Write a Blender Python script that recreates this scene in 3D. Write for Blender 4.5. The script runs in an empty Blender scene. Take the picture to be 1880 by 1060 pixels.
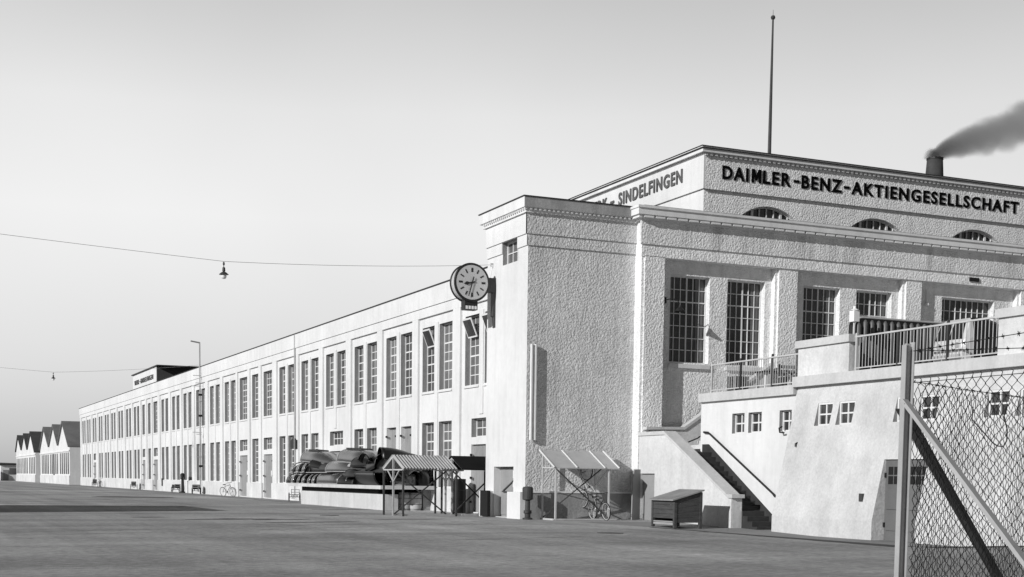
import bpy, bmesh, math, random
from math import sin, cos, pi, radians, sqrt
from mathutils import Vector, Matrix

random.seed(7)
C = bpy.context.scene.collection
SC = bpy.context.scene

# ---------------------------------------------------------------- camera
cam_d = bpy.data.cameras.new("camera")
cam = bpy.data.objects.new("camera", cam_d)
C.objects.link(cam)
yaw, pit, rol = 0.4230059, -0.08263653, 0.01218607
f = Vector((sin(yaw) * cos(pit), cos(yaw) * cos(pit), sin(pit)))
r0 = Vector((cos(yaw), -sin(yaw), 0))
u0 = r0.cross(f)
rt = cos(rol) * r0 + sin(rol) * u0
up = -sin(rol) * r0 + cos(rol) * u0
cam.matrix_world = Matrix(((rt.x, up.x, -f.x, 0), (rt.y, up.y, -f.y, 0), (rt.z, up.z, -f.z, 1.5), (0, 0, 0, 1)))
cam_d.sensor_fit = 'HORIZONTAL'
cam_d.sensor_width = 36
cam_d.lens = 36 * 2505.82 / 1880
cam_d.shift_x = 0.0003
cam_d.shift_y = (1088.13 - 530) / 1880
cam_d.clip_start = 0.1
cam_d.clip_end = 6000
SC.camera = cam

# ---------------------------------------------------------------- world and sun
SUN_EL, LY = 22.2, 0.33
sun_dir = Vector((1, LY, 0)).normalized() * cos(radians(SUN_EL)) + Vector((0, 0, -sin(radians(SUN_EL))))
w = bpy.data.worlds.new("World")
SC.world = w
w.use_nodes = True
nt = w.node_tree
nt.nodes.clear()
N = nt.nodes.new
Lk = nt.links.new
sky = N('ShaderNodeTexSky')
sky.sky_type = 'NISHITA'
sky.sun_disc = False
sky.sun_elevation = radians(SUN_EL)
sky.sun_rotation = math.atan2(-1, -LY)
sky.dust_density = 2.0
bw = N('ShaderNodeRGBToBW')
Lk(sky.outputs[0], bw.inputs[0])
tc = N('ShaderNodeTexCoord')
sep = N('ShaderNodeSeparateXYZ')
Lk(tc.outputs['Generated'], sep.inputs[0])
ramp = N('ShaderNodeValToRGB')          # pale near the horizon, darkened overhead to cut the fill light
Lk(sep.outputs['Z'], ramp.inputs[0])
cr = ramp.color_ramp
stops = [(0.0, 1.05), (0.04, 1.06), (0.10, 1.22), (0.18, 1.46), (0.25, 1.42), (0.335, 1.10), (0.42, .62), (0.60, .14), (1.0, .08)]
cr.elements[0].position, cr.elements[0].color = stops[0][0], (stops[0][1],) * 3 + (1,)
cr.elements[1].position, cr.elements[1].color = stops[-1][0], (stops[-1][1],) * 3 + (1,)
for p, v in stops[1:-1]:
    e = cr.elements.new(p)
    e.color = (v, v, v, 1)
dotn = N('ShaderNodeVectorMath')
dotn.operation = 'DOT_PRODUCT'
Lk(tc.outputs['Generated'], dotn.inputs[0])
dotn.inputs[1].default_value = (cos(yaw), -sin(yaw), 0)
mr = N('ShaderNodeMapRange')
mr.inputs[1].default_value, mr.inputs[2].default_value = -0.36, 0.36
mr.inputs[3].default_value, mr.inputs[4].default_value = 1.08, 0.86
Lk(dotn.outputs['Value'], mr.inputs[0])
m1 = N('ShaderNodeMath'); m1.operation = 'MULTIPLY'
Lk(ramp.outputs[0], m1.inputs[0]); Lk(mr.outputs[0], m1.inputs[1])
# even out the physical gradient of the clear sky a little
pw = N('ShaderNodeMath'); pw.operation = 'POWER'
Lk(bw.outputs[0], pw.inputs[0]); pw.inputs[1].default_value = 0.35
# the sky is dimmed behind the camera to cut the fill light
dv = N('ShaderNodeVectorMath'); dv.operation = 'DOT_PRODUCT'
Lk(tc.outputs['Generated'], dv.inputs[0])
dv.inputs[1].default_value = (sin(yaw), cos(yaw), 0)
mv = N('ShaderNodeMapRange')
mv.inputs[1].default_value, mv.inputs[2].default_value = -0.7, 0.75
mv.inputs[3].default_value, mv.inputs[4].default_value = 0.30, 1.0
Lk(dv.outputs['Value'], mv.inputs[0])
m1b = N('ShaderNodeMath'); m1b.operation = 'MULTIPLY'
Lk(m1.outputs[0], m1b.inputs[0]); Lk(mv.outputs[0], m1b.inputs[1])
m1 = m1b
m2 = N('ShaderNodeMath'); m2.operation = 'MULTIPLY'
Lk(m1.outputs[0], m2.inputs[0]); Lk(pw.outputs[0], m2.inputs[1])
hz = N('ShaderNodeTexNoise')
hz.inputs['Scale'].default_value = 3.0
hz.inputs['Detail'].default_value = 3
Lk(tc.outputs['Generated'], hz.inputs['Vector'])
hm = N('ShaderNodeMapRange')
hm.inputs[3].default_value, hm.inputs[4].default_value = 0.90, 1.10
Lk(hz.outputs[0], hm.inputs[0])
m3 = N('ShaderNodeMath'); m3.operation = 'MULTIPLY'
Lk(m2.outputs[0], m3.inputs[0]); Lk(hm.outputs[0], m3.inputs[1])
bg = N('ShaderNodeBackground')
SKY = 0.385
Lk(m3.outputs[0], bg.inputs[0])
bg.inputs[1].default_value = SKY
wo = N('ShaderNodeOutputWorld')
Lk(bg.outputs[0], wo.inputs[0])

sun_d = bpy.data.lights.new("sun", 'SUN')
sun_d.energy = 4.1
sun_d.angle = radians(0.5)
sun = bpy.data.objects.new("sun", sun_d)
C.objects.link(sun)
sun.rotation_euler = sun_dir.to_track_quat('-Z', 'Y').to_euler()
SC.view_settings.view_transform = 'Standard'
SC.view_settings.look = 'None'
SC.view_settings.exposure = 0.0
SC.view_settings.gamma = 1.0
SC.cycles.volume_step_rate = 0.6
SC.cycles.max_bounces = 8


# ---------------------------------------------------------------- materials
def mat(name, v, rough=.85, var=.08, vs=.5, fine=.04, bump=0.0, bs=8.0, bd=.03, streak=0.0, metal=0.0, spec=.3, stretch=None, coat=0.0, fs=None, br=.6, lanes=0.0, grit=0.0, cast=0.0):
    m = bpy.data.materials.new(name)
    m.use_nodes = True
    t = m.node_tree
    b = t.nodes['Principled BSDF']
    b.inputs['Roughness'].default_value = rough
    b.inputs['Metallic'].default_value = metal
    b.inputs['Specular IOR Level'].default_value = spec
    b.inputs['Coat Weight'].default_value = coat
    geo = t.nodes.new('ShaderNodeNewGeometry')
    pos = geo.outputs['Position']

    def noise(scale, det, vec=(1, 1, 1), ro=.6):
        mp = t.nodes.new('ShaderNodeMapping')
        mp.inputs['Scale'].default_value = vec
        t.links.new(pos, mp.inputs[0])
        n = t.nodes.new('ShaderNodeTexNoise')
        n.inputs['Scale'].default_value = scale
        n.inputs['Detail'].default_value = det
        n.inputs['Roughness'].default_value = ro
        t.links.new(mp.outputs[0], n.inputs['Vector'])
        return n.outputs[0]

    def rng(src, a, c, lo=.25, hi=.75):
        q = t.nodes.new('ShaderNodeMapRange')
        q.inputs[1].default_value, q.inputs[2].default_value = lo, hi
        q.inputs[3].default_value, q.inputs[4].default_value = a, c
        t.links.new(src, q.inputs[0])
        return q.outputs[0]

    def mul(a, c):
        q = t.nodes.new('ShaderNodeMath'); q.operation = 'MULTIPLY'
        t.links.new(a, q.inputs[0])
        if isinstance(c, float):
            q.inputs[1].default_value = c
        else:
            t.links.new(c, q.inputs[1])
        return q.outputs[0]
    k = rng(noise(vs, 5, stretch or (1, 1, 1)), 1 - var, 1 + var)
    k = mul(k, rng(noise(vs * 18, 4, fs or (1, 1, 1)), 1 - fine, 1 + fine))
    if streak:
        k = mul(k, rng(noise(2.2, 4, (1, 1, .12)), 1 - streak, 1.0, .3, .55))
    if lanes:
        k = mul(k, rng(noise(.55, 3, (1, .035, 1)), 1 - lanes, 1 + lanes, .35, .65))
        k = mul(k, rng(noise(.35, 4, (.10, 1, 1)), 1 - lanes, 1 + lanes, .35, .65))
        k = mul(k, rng(noise(.09, 3), 1 - lanes * 1.2, 1 + lanes * .8, .38, .62))
    if grit:
        k = mul(k, rng(noise(7.0, 2), 1 - grit, 1 + grit, .3, .7))
    k = mul(k, float(v))
    t.links.new(k, b.inputs['Base Color'])
    if bump:
        bn = t.nodes.new('ShaderNodeBump')
        bn.inputs['Strength'].default_value = bump
        bn.inputs['Distance'].default_value = bd
        hgt = noise(bs, 5, ro=br)
        if cast:
            vo = t.nodes.new('ShaderNodeTexVoronoi')
            vo.feature = 'SMOOTH_F1'
            vo.inputs['Scale'].default_value = bs * cast
            vo.inputs['Smoothness'].default_value = .5
            wp = t.nodes.new('ShaderNodeVectorMath'); wp.operation = 'ADD'
            t.links.new(pos, wp.inputs[0])
            nz_ = t.nodes.new('ShaderNodeTexNoise')
            nz_.inputs['Scale'].default_value = bs * .7
            t.links.new(pos, nz_.inputs['Vector'])
            sc_n = t.nodes.new('ShaderNodeVectorMath'); sc_n.operation = 'SCALE'
            t.links.new(nz_.outputs[1], sc_n.inputs[0]); sc_n.inputs['Scale'].default_value = .10
            t.links.new(sc_n.outputs[0], wp.inputs[1])
            t.links.new(wp.outputs[0], vo.inputs['Vector'])
            av = t.nodes.new('ShaderNodeMath'); av.operation = 'MULTIPLY_ADD'
            t.links.new(vo.outputs['Distance'], av.inputs[0]); av.inputs[1].default_value = -.42
            t.links.new(mul(hgt, .55), av.inputs[2])
            hgt = av.outputs[0]
        t.links.new(hgt, bn.inputs['Height'])
        t.links.new(bn.outputs[0], b.inputs['Normal'])
    return m


M = {}
M['plaster'] = mat('smooth_white_plaster', .66, var=.11, vs=.22, fine=.04, bump=.3, bs=14, bd=.02, streak=.09)
M['stucco'] = mat('rough_white_stucco', .63, var=.14, vs=.3, fine=.14, bump=1.0, bs=12.5, bd=.095, streak=.18, br=.72, cast=.95)
M['reveal'] = mat('dark_grey_reveal', .27, var=.15, vs=1.5, fine=.15, bump=.5, bs=14, bd=.03)  # darker grey than the walls, on faces inside the window openings
M['stucco_hall'] = mat('clean_rough_stucco', .84, var=.06, vs=.3, fine=.12, bump=1.0, bs=12.5, bd=.08, streak=.16, br=.72, cast=1.0)
M['stucco_stain'] = mat('stained_frieze_stucco', .74, var=.12, vs=.9, fine=.14, bump=1.0, bs=12.5, bd=.08, streak=.34, br=.72, cast=1.0)
M['batter'] = mat('battered_wall_plaster', .53, var=.18, vs=.7, fine=.12, bump=.6, bs=8, bd=.04, streak=.08)
M['track'] = mat('rubber_darkened_asphalt', .19, rough=.8, var=.3, vs=1.2, fine=.25)
M['trim'] = mat('smooth_trim', .70, var=.07, vs=.7, bump=.15, bs=20, bd=.01, streak=.12)
M['oldplaster'] = mat('weathered_plaster', .60, var=.18, vs=.55, fine=.10, bump=.5, bs=9, bd=.03, streak=.12)
M['concrete'] = mat('concrete', .52, var=.12, vs=.6, fine=.08, bump=.3, bs=14, bd=.02, streak=.12)
M['darkconc'] = mat('stained_plinth', .30, var=.25, vs=.6, fine=.12, bump=.5, bs=7, bd=.04, streak=.2)
M['asphalt'] = mat('asphalt', .33, rough=.9, var=.24, vs=.16, fine=.26, bump=.6, bs=22, bd=.03, stretch=(.5, 1.4, 1), fs=(1.3, 1.6, 1), lanes=.17, grit=.20)
M['apron'] = mat('concrete_apron', .22, rough=.9, var=.16, vs=.3, fine=.12, bump=.4, bs=20, bd=.02)
M['tar'] = mat('tar_coping', .03, rough=.6, var=.2)
M['roofblack'] = mat('black_felt', .012, rough=.95, var=.3, spec=.05)
M['roofing'] = mat('roofing_felt', .06, rough=.85, var=.3, vs=.5, bump=.3, bs=4)
M['tile'] = mat('grey_roof_tiles', .16, rough=.85, var=.25, vs=.5, bump=.5, bs=6)
M['white'] = mat('white_paint', .75, rough=.5, var=.06)
M['bars'] = mat('white_glazing_bar', .68, rough=.5, var=.10)
M['glass'] = mat('window_glass', .04, rough=.08, var=.8, vs=.7, fine=.3, spec=.5)  # blotchy reflections put into the glass colour as noise
M['glassgrey'] = mat('dusty_window_glass', .11, rough=.20, var=.35, vs=.5, fine=.15, spec=.2)
M['glassdark'] = mat('dark_window_glass', .06, rough=.12, var=.4, vs=.8, fine=.2, spec=.25)
M['glasspale'] = mat('blind_behind_glass', .15, rough=.2, var=.35, vs=.7, fine=.2, spec=.25)
M['doorgrey'] = mat('grey_painted_door', .27, rough=.7, var=.12, vs=.8, streak=.12)
M['doorlight'] = mat('pale_painted_door', .42, rough=.7, var=.14, vs=.8, streak=.12)
M['black'] = mat('black_metal', .018, rough=.45, var=.25)
M['letter'] = mat('black_letter_metal', .005, rough=.95, var=.2, spec=.03)
M['greyletter'] = mat('grey_weathered_letter_metal', .11, rough=.8, var=.2, spec=.1)
M['steel'] = mat('galvanised_steel', .42, rough=.5, var=.18, vs=3, metal=.3)
M['rail'] = mat('pale_painted_steel', .46, rough=.5, var=.15, vs=2)
M['darksteel'] = mat('dark_steel', .05, rough=.5, var=.3, vs=2)
M['cable'] = mat('grey_cable', .30, rough=.6)
M['wire'] = mat('dark_wire', .015, rough=.6, var=.3, vs=4)
M['wood'] = mat('weathered_wood', .06, rough=.85, var=.35, vs=1.5, fine=.2, bump=.5, bs=9, stretch=(1, 1, 7))
M['palewood'] = mat('pale_wood', .30, rough=.8, var=.2, vs=1.5, stretch=(1, 1, 5))
M['primer'] = mat('dark_primer_sheet_metal', .008, rough=.32, var=.4, vs=1.2, spec=.35)
M['primer2'] = mat('grey_primer_sheet_metal', .055, rough=.20, var=.3, vs=1.2, spec=.6, coat=.2)
M['edge'] = mat('pale_edge_highlight', .34, rough=.35, var=.3, vs=3)  # edge highlights put into a pale rim colour
M['dial'] = mat('clock_dial', .50, rough=.4, var=.05)
M['sheet'] = mat('corrugated_sheet', .36, rough=.55, var=.2, vs=2)
M['fibre'] = mat('fibre_cement_sheet', .42, rough=.8, var=.1, vs=2)
M['carpale'] = mat('pale_car_paint', .55, rough=.25, var=.05, spec=.6)
M['cardark'] = mat('dark_car_paint', .012, rough=.2, var=.1, spec=.5)
M['hill'] = mat('far_wood', .05, rough=1, var=.5, vs=.03, fine=.4)
M['rubber'] = mat('rubber', .02, rough=.8)
M['rim'] = mat('chromed_rim', .6, rough=.3, var=.1, metal=.4)
M['curtain'] = mat('grey_curtain', .13, var=.3, vs=2, rough=.5)
M['holeshade'] = mat('dark_opening_and_shade', .012, rough=.9)  # near-black; also paints the shade under the dock and beside the tower door


# ---------------------------------------------------------------- mesh helpers
class MB:
    def __init__(s):
        s.v, s.f = [], []

    def add(s, vs, fs):
        o = len(s.v)
        s.v += [tuple(p) for p in vs]
        s.f += [tuple(i + o for i in q) for q in fs]
        return s

    def box(s, x0, x1, y0, y1, z0, z1):
        return s.add([(x0, y0, z0), (x1, y0, z0), (x1, y1, z0), (x0, y1, z0), (x0, y0, z1), (x1, y0, z1), (x1, y1, z1), (x0, y1, z1)],
                     [(0, 3, 2, 1), (4, 5, 6, 7), (0, 1, 5, 4), (1, 2, 6, 5), (2, 3, 7, 6), (3, 0, 4, 7)])

    def prism(s, poly, d):                       # poly: list of 3d points, d: extrusion vector
        n = len(poly)
        a = [Vector(p) for p in poly]
        b = [p + Vector(d) for p in a]
        return s.add(a + b, [tuple(range(n))[::-1], tuple(range(n, 2 * n))] + [(i, (i + 1) % n, n + (i + 1) % n, n + i) for i in range(n)])

    def bar(s, p, q, wx, wz=None, upv=(0, 0, 1)):  # rectangular bar from p to q
        p, q = Vector(p), Vector(q)
        wz = wz or wx
        t = (q - p).normalized()
        uv = Vector(upv)
        if abs(t.dot(uv)) > .98:
            uv = Vector((0, 1, 0))
        a = t.cross(uv).normalized() * wx / 2
        b = a.cross(t).normalized() * wz / 2
        return s.add([p - a - b, p + a - b, p + a + b, p - a + b, q - a - b, q + a - b, q + a + b, q - a + b],
                     [(0, 3, 2, 1), (4, 5, 6, 7), (0, 1, 5, 4), (1, 2, 6, 5), (2, 3, 7, 6), (3, 0, 4, 7)])

    def tube(s, pts, r, n=6, closed=False):
        pts = [Vector(p) for p in pts]
        m = len(pts)
        o = len(s.v)
        rs = r if isinstance(r, (list, tuple)) else [r] * m
        prev = None
        for i, p in enumerate(pts):
            t = (pts[(i + 1) % m] - pts[i - 1]) if closed else (pts[min(i + 1, m - 1)] - pts[max(i - 1, 0)])
            t.normalize()
            if prev is None:
                a = t.orthogonal().normalized()
            else:
                a = (prev - t * prev.dot(t))
                a = a.normalized() if a.length > 1e-6 else t.orthogonal().normalized()
            prev = a
            b = t.cross(a)
            for k in range(n):
                an = 2 * pi * k / n
                s.v.append(tuple(p + (a * cos(an) + b * sin(an)) * rs[i]))
        for i in range(m if closed else m - 1):
            j = (i + 1) % m
            for k in range(n):
                s.f.append((o + i * n + k, o + i * n + (k + 1) % n, o + j * n + (k + 1) % n, o + j * n + k))
        if not closed:
            s.f.append(tuple(o + k for k in range(n))[::-1])
            s.f.append(tuple(o + (m - 1) * n + k for k in range(n)))
        return s

    def lathe(s, prof, n=20, base=(0, 0, 0), axis='z'):
        o = len(s.v)
        for r, h in prof:
            for k in range(n):
                a = 2 * pi * k / n
                x, y = r * cos(a), r * sin(a)
                p = (x, y, h) if axis == 'z' else ((x, h, y) if axis == 'y' else (h, x, y))
                s.v.append((p[0] + base[0], p[1] + base[1], p[2] + base[2]))
        for i in range(len(prof) - 1):
            for k in range(n):
                s.f.append((o + i * n + k, o + i * n + (k + 1) % n, o + (i + 1) * n + (k + 1) % n, o + (i + 1) * n + k))
        s.f.append(tuple(o + k for k in range(n))[::-1])
        s.f.append(tuple(o + (len(prof) - 1) * n + k for k in range(n)))
        return s

    def build(s, name, m, parent=None, smooth=False, solid=0, bevel=0):
        me = bpy.data.meshes.new(name)
        me.from_pydata(s.v, [], s.f)
        bm = bmesh.new()
        bm.from_mesh(me)
        bmesh.ops.recalc_face_normals(bm, faces=bm.faces)
        bm.to_mesh(me)
        bm.free()
        if smooth:
            for p in me.polygons:
                p.use_smooth = True
        me.materials.append(M[m] if isinstance(m, str) else m)
        o = bpy.data.objects.new(name, me)
        C.objects.link(o)
        if parent is not None:
            o.parent = parent
            o.matrix_parent_inverse = Matrix.Translation(-Vector(WORLD.get(parent.name, (0, 0, 0))))
            WORLD[o.name] = (0, 0, 0)
        else:
            WORLD[o.name] = (0, 0, 0)
        if solid:
            md = o.modifiers.new('thickness', 'SOLIDIFY'); md.thickness = solid; md.offset = 0
        if bevel:
            md = o.modifiers.new('soft_edge', 'BEVEL'); md.width = bevel; md.segments = 2; md.limit_method = 'ANGLE'
        return o


WORLD = {}


def tag(o, label=None, cat=None, group=None, kind=None):
    if label: o['label'] = label
    if cat: o['category'] = cat
    if group: o['group'] = group
    if kind: o['kind'] = kind
    return o


def thing(name, label, cat, loc=(0, 0, 0), group=None):
    """Empty at the base; parts built in world coordinates are parented to it unchanged."""
    o = bpy.data.objects.new(name, None)
    C.objects.link(o)
    o.location = loc
    o.empty_display_size = .3
    WORLD[o.name] = loc
    return tag(o, label, cat, group)


def local_thing(name, label, cat, group=None):
    return thing(name, label, cat, (0, 0, 0), group)


def dup(root, loc, rz=0, label=None, group=None):
    def cp(o, par):
        c = o.copy()
        C.objects.link(c)
        if par is not None:
            c.parent = par
        for ch in kids(o):
            cp(ch, c)
        return c
    c = cp(root, None)
    c.location = loc
    c.rotation_euler = (0, 0, rz)
    if label: c['label'] = label
    if group: c['group'] = group
    return c


def kids(o):
    return [q for q in list(bpy.data.objects) if q.parent == o]


def grid_wall(mb, P, u0, u1, v0, v1, holes):
    """a wall face with openings; P(u, v, d) gives the point at depth d behind the face"""
    us = sorted({u0, u1} | {h[0] for h in holes} | {h[1] for h in holes})
    vs = sorted({v0, v1} | {h[2] for h in holes} | {h[3] for h in holes})
    us = [u for u in us if u0 - 1e-6 <= u <= u1 + 1e-6]
    vs = [q for q in vs if v0 - 1e-6 <= q <= v1 + 1e-6]
    idx = {}

    def pt(u, q):
        if (u, q) not in idx:
            idx[(u, q)] = len(mb.v)
            mb.v.append(tuple(P(u, q, 0)))
        return idx[(u, q)]
    for i in range(len(us) - 1):
        for j in range(len(vs) - 1):
            cu, cv = (us[i] + us[i + 1]) / 2, (vs[j] + vs[j + 1]) / 2
            if any(h[0] < cu < h[1] and h[2] < cv < h[3] for h in holes):
                continue
            mb.f.append((pt(us[i], vs[j]), pt(us[i + 1], vs[j]), pt(us[i + 1], vs[j + 1]), pt(us[i], vs[j + 1])))
    for h in holes:
        if len(h) > 5:            # the window built into this opening brings its own reveal
            continue
        a, b, c, d, dep = h[:5]
        q = [(a, c), (b, c), (b, d), (a, d)]
        fr = [P(x, y, 0) for x, y in q]
        bk = [P(x, y, dep) for x, y in q]
        mb.add(fr + bk, [(i, (i + 1) % 4, 4 + (i + 1) % 4, 4 + i) for i in range(4)])
    return mb


def window_mb(wd, ht, cols, rows, bar=.035, rim=.06, thick_rows=(), thick_cols=(), dep=.05):
    """frame and glazing bars; local x along the width from 0, z up from 0, outside is -y"""
    m = MB()
    m.box(0, rim, -dep, dep, 0, ht); m.box(wd - rim, wd, -dep, dep, 0, ht)
    m.box(rim, wd - rim, -dep, dep, 0, rim); m.box(rim, wd - rim, -dep, dep, ht - rim, ht)
    for i in range(1, cols):
        x = rim + (wd - 2 * rim) * i / cols
        b = bar * (2.0 if i in thick_cols else 1)
        m.box(x - b / 2, x + b / 2, -dep * .7, dep * .5, rim, ht - rim)
    for j in range(1, rows):
        z = rim + (ht - 2 * rim) * j / rows
        b = bar * (1.8 if j in thick_rows else 1)
        m.box(rim, wd - rim, -dep * .6, dep * .45, z - b / 2, z + b / 2)
    return m


def pane_mb(wd, ht):
    return MB().box(.02, wd - .02, .004, .016, .02, ht - .02)


def make_window(parent, loc, rz, wd, ht, cols, rows, glass='glass', bars='bars', name='window', rev=0, **kw):
    mw = window_mb(wd, ht, cols, rows, **kw)
    nf = len(mw.f)
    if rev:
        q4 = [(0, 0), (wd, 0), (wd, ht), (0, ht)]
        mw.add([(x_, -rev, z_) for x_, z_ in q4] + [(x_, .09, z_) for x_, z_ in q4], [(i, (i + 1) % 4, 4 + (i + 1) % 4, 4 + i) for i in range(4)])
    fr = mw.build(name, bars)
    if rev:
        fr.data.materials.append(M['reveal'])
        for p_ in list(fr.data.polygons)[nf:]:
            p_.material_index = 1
    fr.parent = parent
    fr.matrix_parent_inverse = Matrix.Translation(-Vector(WORLD.get(parent.name, (0, 0, 0))))
    fr.location = loc
    fr.rotation_euler = (0, 0, rz)
    pn = pane_mb(wd, ht).build('pane', glass)
    pn.parent = fr
    pn.matrix_parent_inverse = Matrix.Identity(4)
    return fr, pn


prnd = random.Random(11)
def copy_window(fr, pn, loc):
    a = fr.copy(); C.objects.link(a); a.location = loc
    b = pn.copy(); C.objects.link(b); b.parent = a
    if pn.data.materials[0] == M['glassgrey']:
        b.material_slots[0].link = 'OBJECT'
        b.material_slots[0].material = M[prnd.choice(['glassgrey', 'glassgrey', 'glassdark', 'glasspale', 'glassdark'])]
    return a


def text_mesh(name, parts, height, depth, m, parent, mtx, offset=.03, space=1.2):
    """raised letters: parts is a list of (text, x0, x1); a lone hyphen becomes a bar"""
    me_all = bmesh.new()
    for txt, x0, x1 in parts:
        if txt == '-':
            q = bmesh.ops.create_cube(me_all, size=1)
            for v in q['verts']:
                v.co = mtx @ Vector((x0 + (v.co.x + .5) * (x1 - x0), -(v.co.y + .5) * depth, height * (.47 + v.co.z * .19)))
            continue
        if txt == 'M':
            W_ = x1 - x0
            sw = .24
            for poly in ([(0, 0), (sw, 0), (sw, 1), (0, 1)], [(1 - sw, 0), (1, 0), (1, 1), (1 - sw, 1)], [(.02, 1), (.30, 1), (.60, .18), (.42, .18)], [(.70, 1), (.98, 1), (.58, .18), (.40, .18)]):
                eps = .002 * (1 + len(me_all.verts) % 7)
                lo_ = [me_all.verts.new(mtx @ Vector((x0 + a * W_, 0, b * height))) for a, b in poly]
                hi_ = [me_all.verts.new(mtx @ Vector((x0 + a * W_, -depth - eps, b * height))) for a, b in poly]
                me_all.faces.new(hi_)
                for k in range(4):
                    me_all.faces.new((lo_[k], lo_[(k + 1) % 4], hi_[(k + 1) % 4], hi_[k]))
            continue
        cu = bpy.data.curves.new('lettering_curve', 'FONT')
        cu.body = txt
        cu.size = 1
        cu.offset = offset
        cu.space_character = space
        cu.extrude = .1
        cu.resolution_u = 4
        to = bpy.data.objects.new('lettering_curve', cu)
        C.objects.link(to)
        bpy.context.view_layer.update()
        me = bpy.data.meshes.new_from_object(to.evaluated_get(bpy.context.evaluated_depsgraph_get()))
        bpy.data.objects.remove(to)
        bpy.data.curves.remove(cu)
        xs = [q.co.x for q in me.vertices]; ys = [q.co.y for q in me.vertices]; zs = [q.co.z for q in me.vertices]
        for q in me.vertices:
            q.co = mtx @ Vector((x0 + (q.co.x - min(xs)) / (max(xs) - min(xs)) * (x1 - x0), -(q.co.z - min(zs)) / (max(zs) - min(zs)) * depth,
                                 (q.co.y - min(ys)) / (max(ys) - min(ys)) * height))
        me_all.from_mesh(me)
        bpy.data.meshes.remove(me)
    me = bpy.data.meshes.new(name)
    me_all.to_mesh(me)
    me_all.free()
    me.materials.append(M[m])
    o = bpy.data.objects.new(name, me)
    C.objects.link(o)
    if parent is not None:
        o.parent = parent
        o.matrix_parent_inverse = Matrix.Translation(-Vector(WORLD.get(parent.name, (0, 0, 0))))
    return o


RZL = -pi / 2      # windows in walls that face -X

# ================================================================ SETTING
g = MB()
ys = [-60, 25.9]
XA = 22.4
def quad(mb, x0, x1, y0, y1, z=0.0):
    mb.add([(x0, y0, z), (x1, y0, z), (x1, y1, z), (x0, y1, z)], [(0, 1, 2, 3)])
quad(g, -1500, XA, -200, 3200)
quad(g, XA, 1500, -200, 25.9)
quad(g, XA, 1500, 44.0, 3200)
quad(g, 75, 1500, 25.9, 44)
# the low kerb drop round the sunken apron
za = lambda y: -.20 * min(1, max(0, (44 - y) / 8.0))
yy = [25.9, 30, 36, 38, 40, 42, 44.0]
for a, b in zip(yy, yy[1:]):
    g.add([(XA, a, 0), (XA, b, 0), (XA, b, za(b)), (XA, a, za(a))], [(0, 1, 2, 3)])
g.add([(XA, 25.9, 0), (75, 25.9, 0), (75, 25.9, za(25.9)), (XA, 25.9, za(25.9))], [(0, 1, 2, 3)])
tag(g.build('yard', 'asphalt'), kind='structure')
g = MB()
for a, b in zip(yy, yy[1:]):
    g.add([(XA, a, za(a)), (75, a, za(a)), (75, b, za(b)), (XA, b, za(b))], [(0, 1, 2, 3)])
tag(g.build('apron', 'apron'), kind='structure')
g = MB()
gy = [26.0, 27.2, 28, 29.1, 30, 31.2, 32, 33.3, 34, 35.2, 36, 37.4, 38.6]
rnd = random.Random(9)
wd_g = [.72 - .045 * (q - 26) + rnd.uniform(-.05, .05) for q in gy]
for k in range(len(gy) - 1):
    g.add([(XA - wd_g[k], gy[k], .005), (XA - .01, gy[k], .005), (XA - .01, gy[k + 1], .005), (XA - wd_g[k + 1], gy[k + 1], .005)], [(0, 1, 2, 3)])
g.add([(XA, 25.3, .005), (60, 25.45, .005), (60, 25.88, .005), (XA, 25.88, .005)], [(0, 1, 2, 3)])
tag(g.build('kerb_strip', mat('dark_kerb_strip', .035, rough=.7, var=.35, vs=1.2)), kind='structure')  # dark strip along the kerb edge, narrower towards the far end
# pale gutter strip along the foot of the long wing, worn pale and dark patches in the yard
g = MB()
quad(g, 21.2, 22.98, 76.0, 194.7, .004)
tag(g.build('gutter_strip', 'apron'), kind='structure')
g = MB()
rnd = random.Random(5)
yv = 77.0
while yv < 188:
    ln_ = rnd.uniform(4, 14)
    quad(g, 20.75 + rnd.uniform(-.1, .1), 21.05 + rnd.uniform(-.05, .2), yv, min(yv + ln_, 190), .008)
    yv += ln_ + rnd.uniform(.2, 2.5)
for (a0, b0, a1, b1, w_) in ((-2, 33, 20, 44, .2), (-2, 35, 20, 46.0, .2), (9, 30, 22, 35.0, .25)):
    n_ = 40
    pr_ = None
    for k in range(n_):
        q = k / (n_ - 1)
        x_ = a0 + (a1 - a0) * q + 1.2 * sin(q * 2.6)
        y_ = b0 + (b1 - b0) * q
        if pr_ and rnd.random() < .72:
            g.add([(pr_[0] - w_ / 2, pr_[1], .006), (pr_[0] + w_ / 2, pr_[1], .006), (x_ + w_ / 2, y_, .006), (x_ - w_ / 2, y_, .006)], [(0, 1, 2, 3)])
        pr_ = (x_, y_)
tag(g.build('tyre_marks', 'track'), kind='structure')
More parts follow.
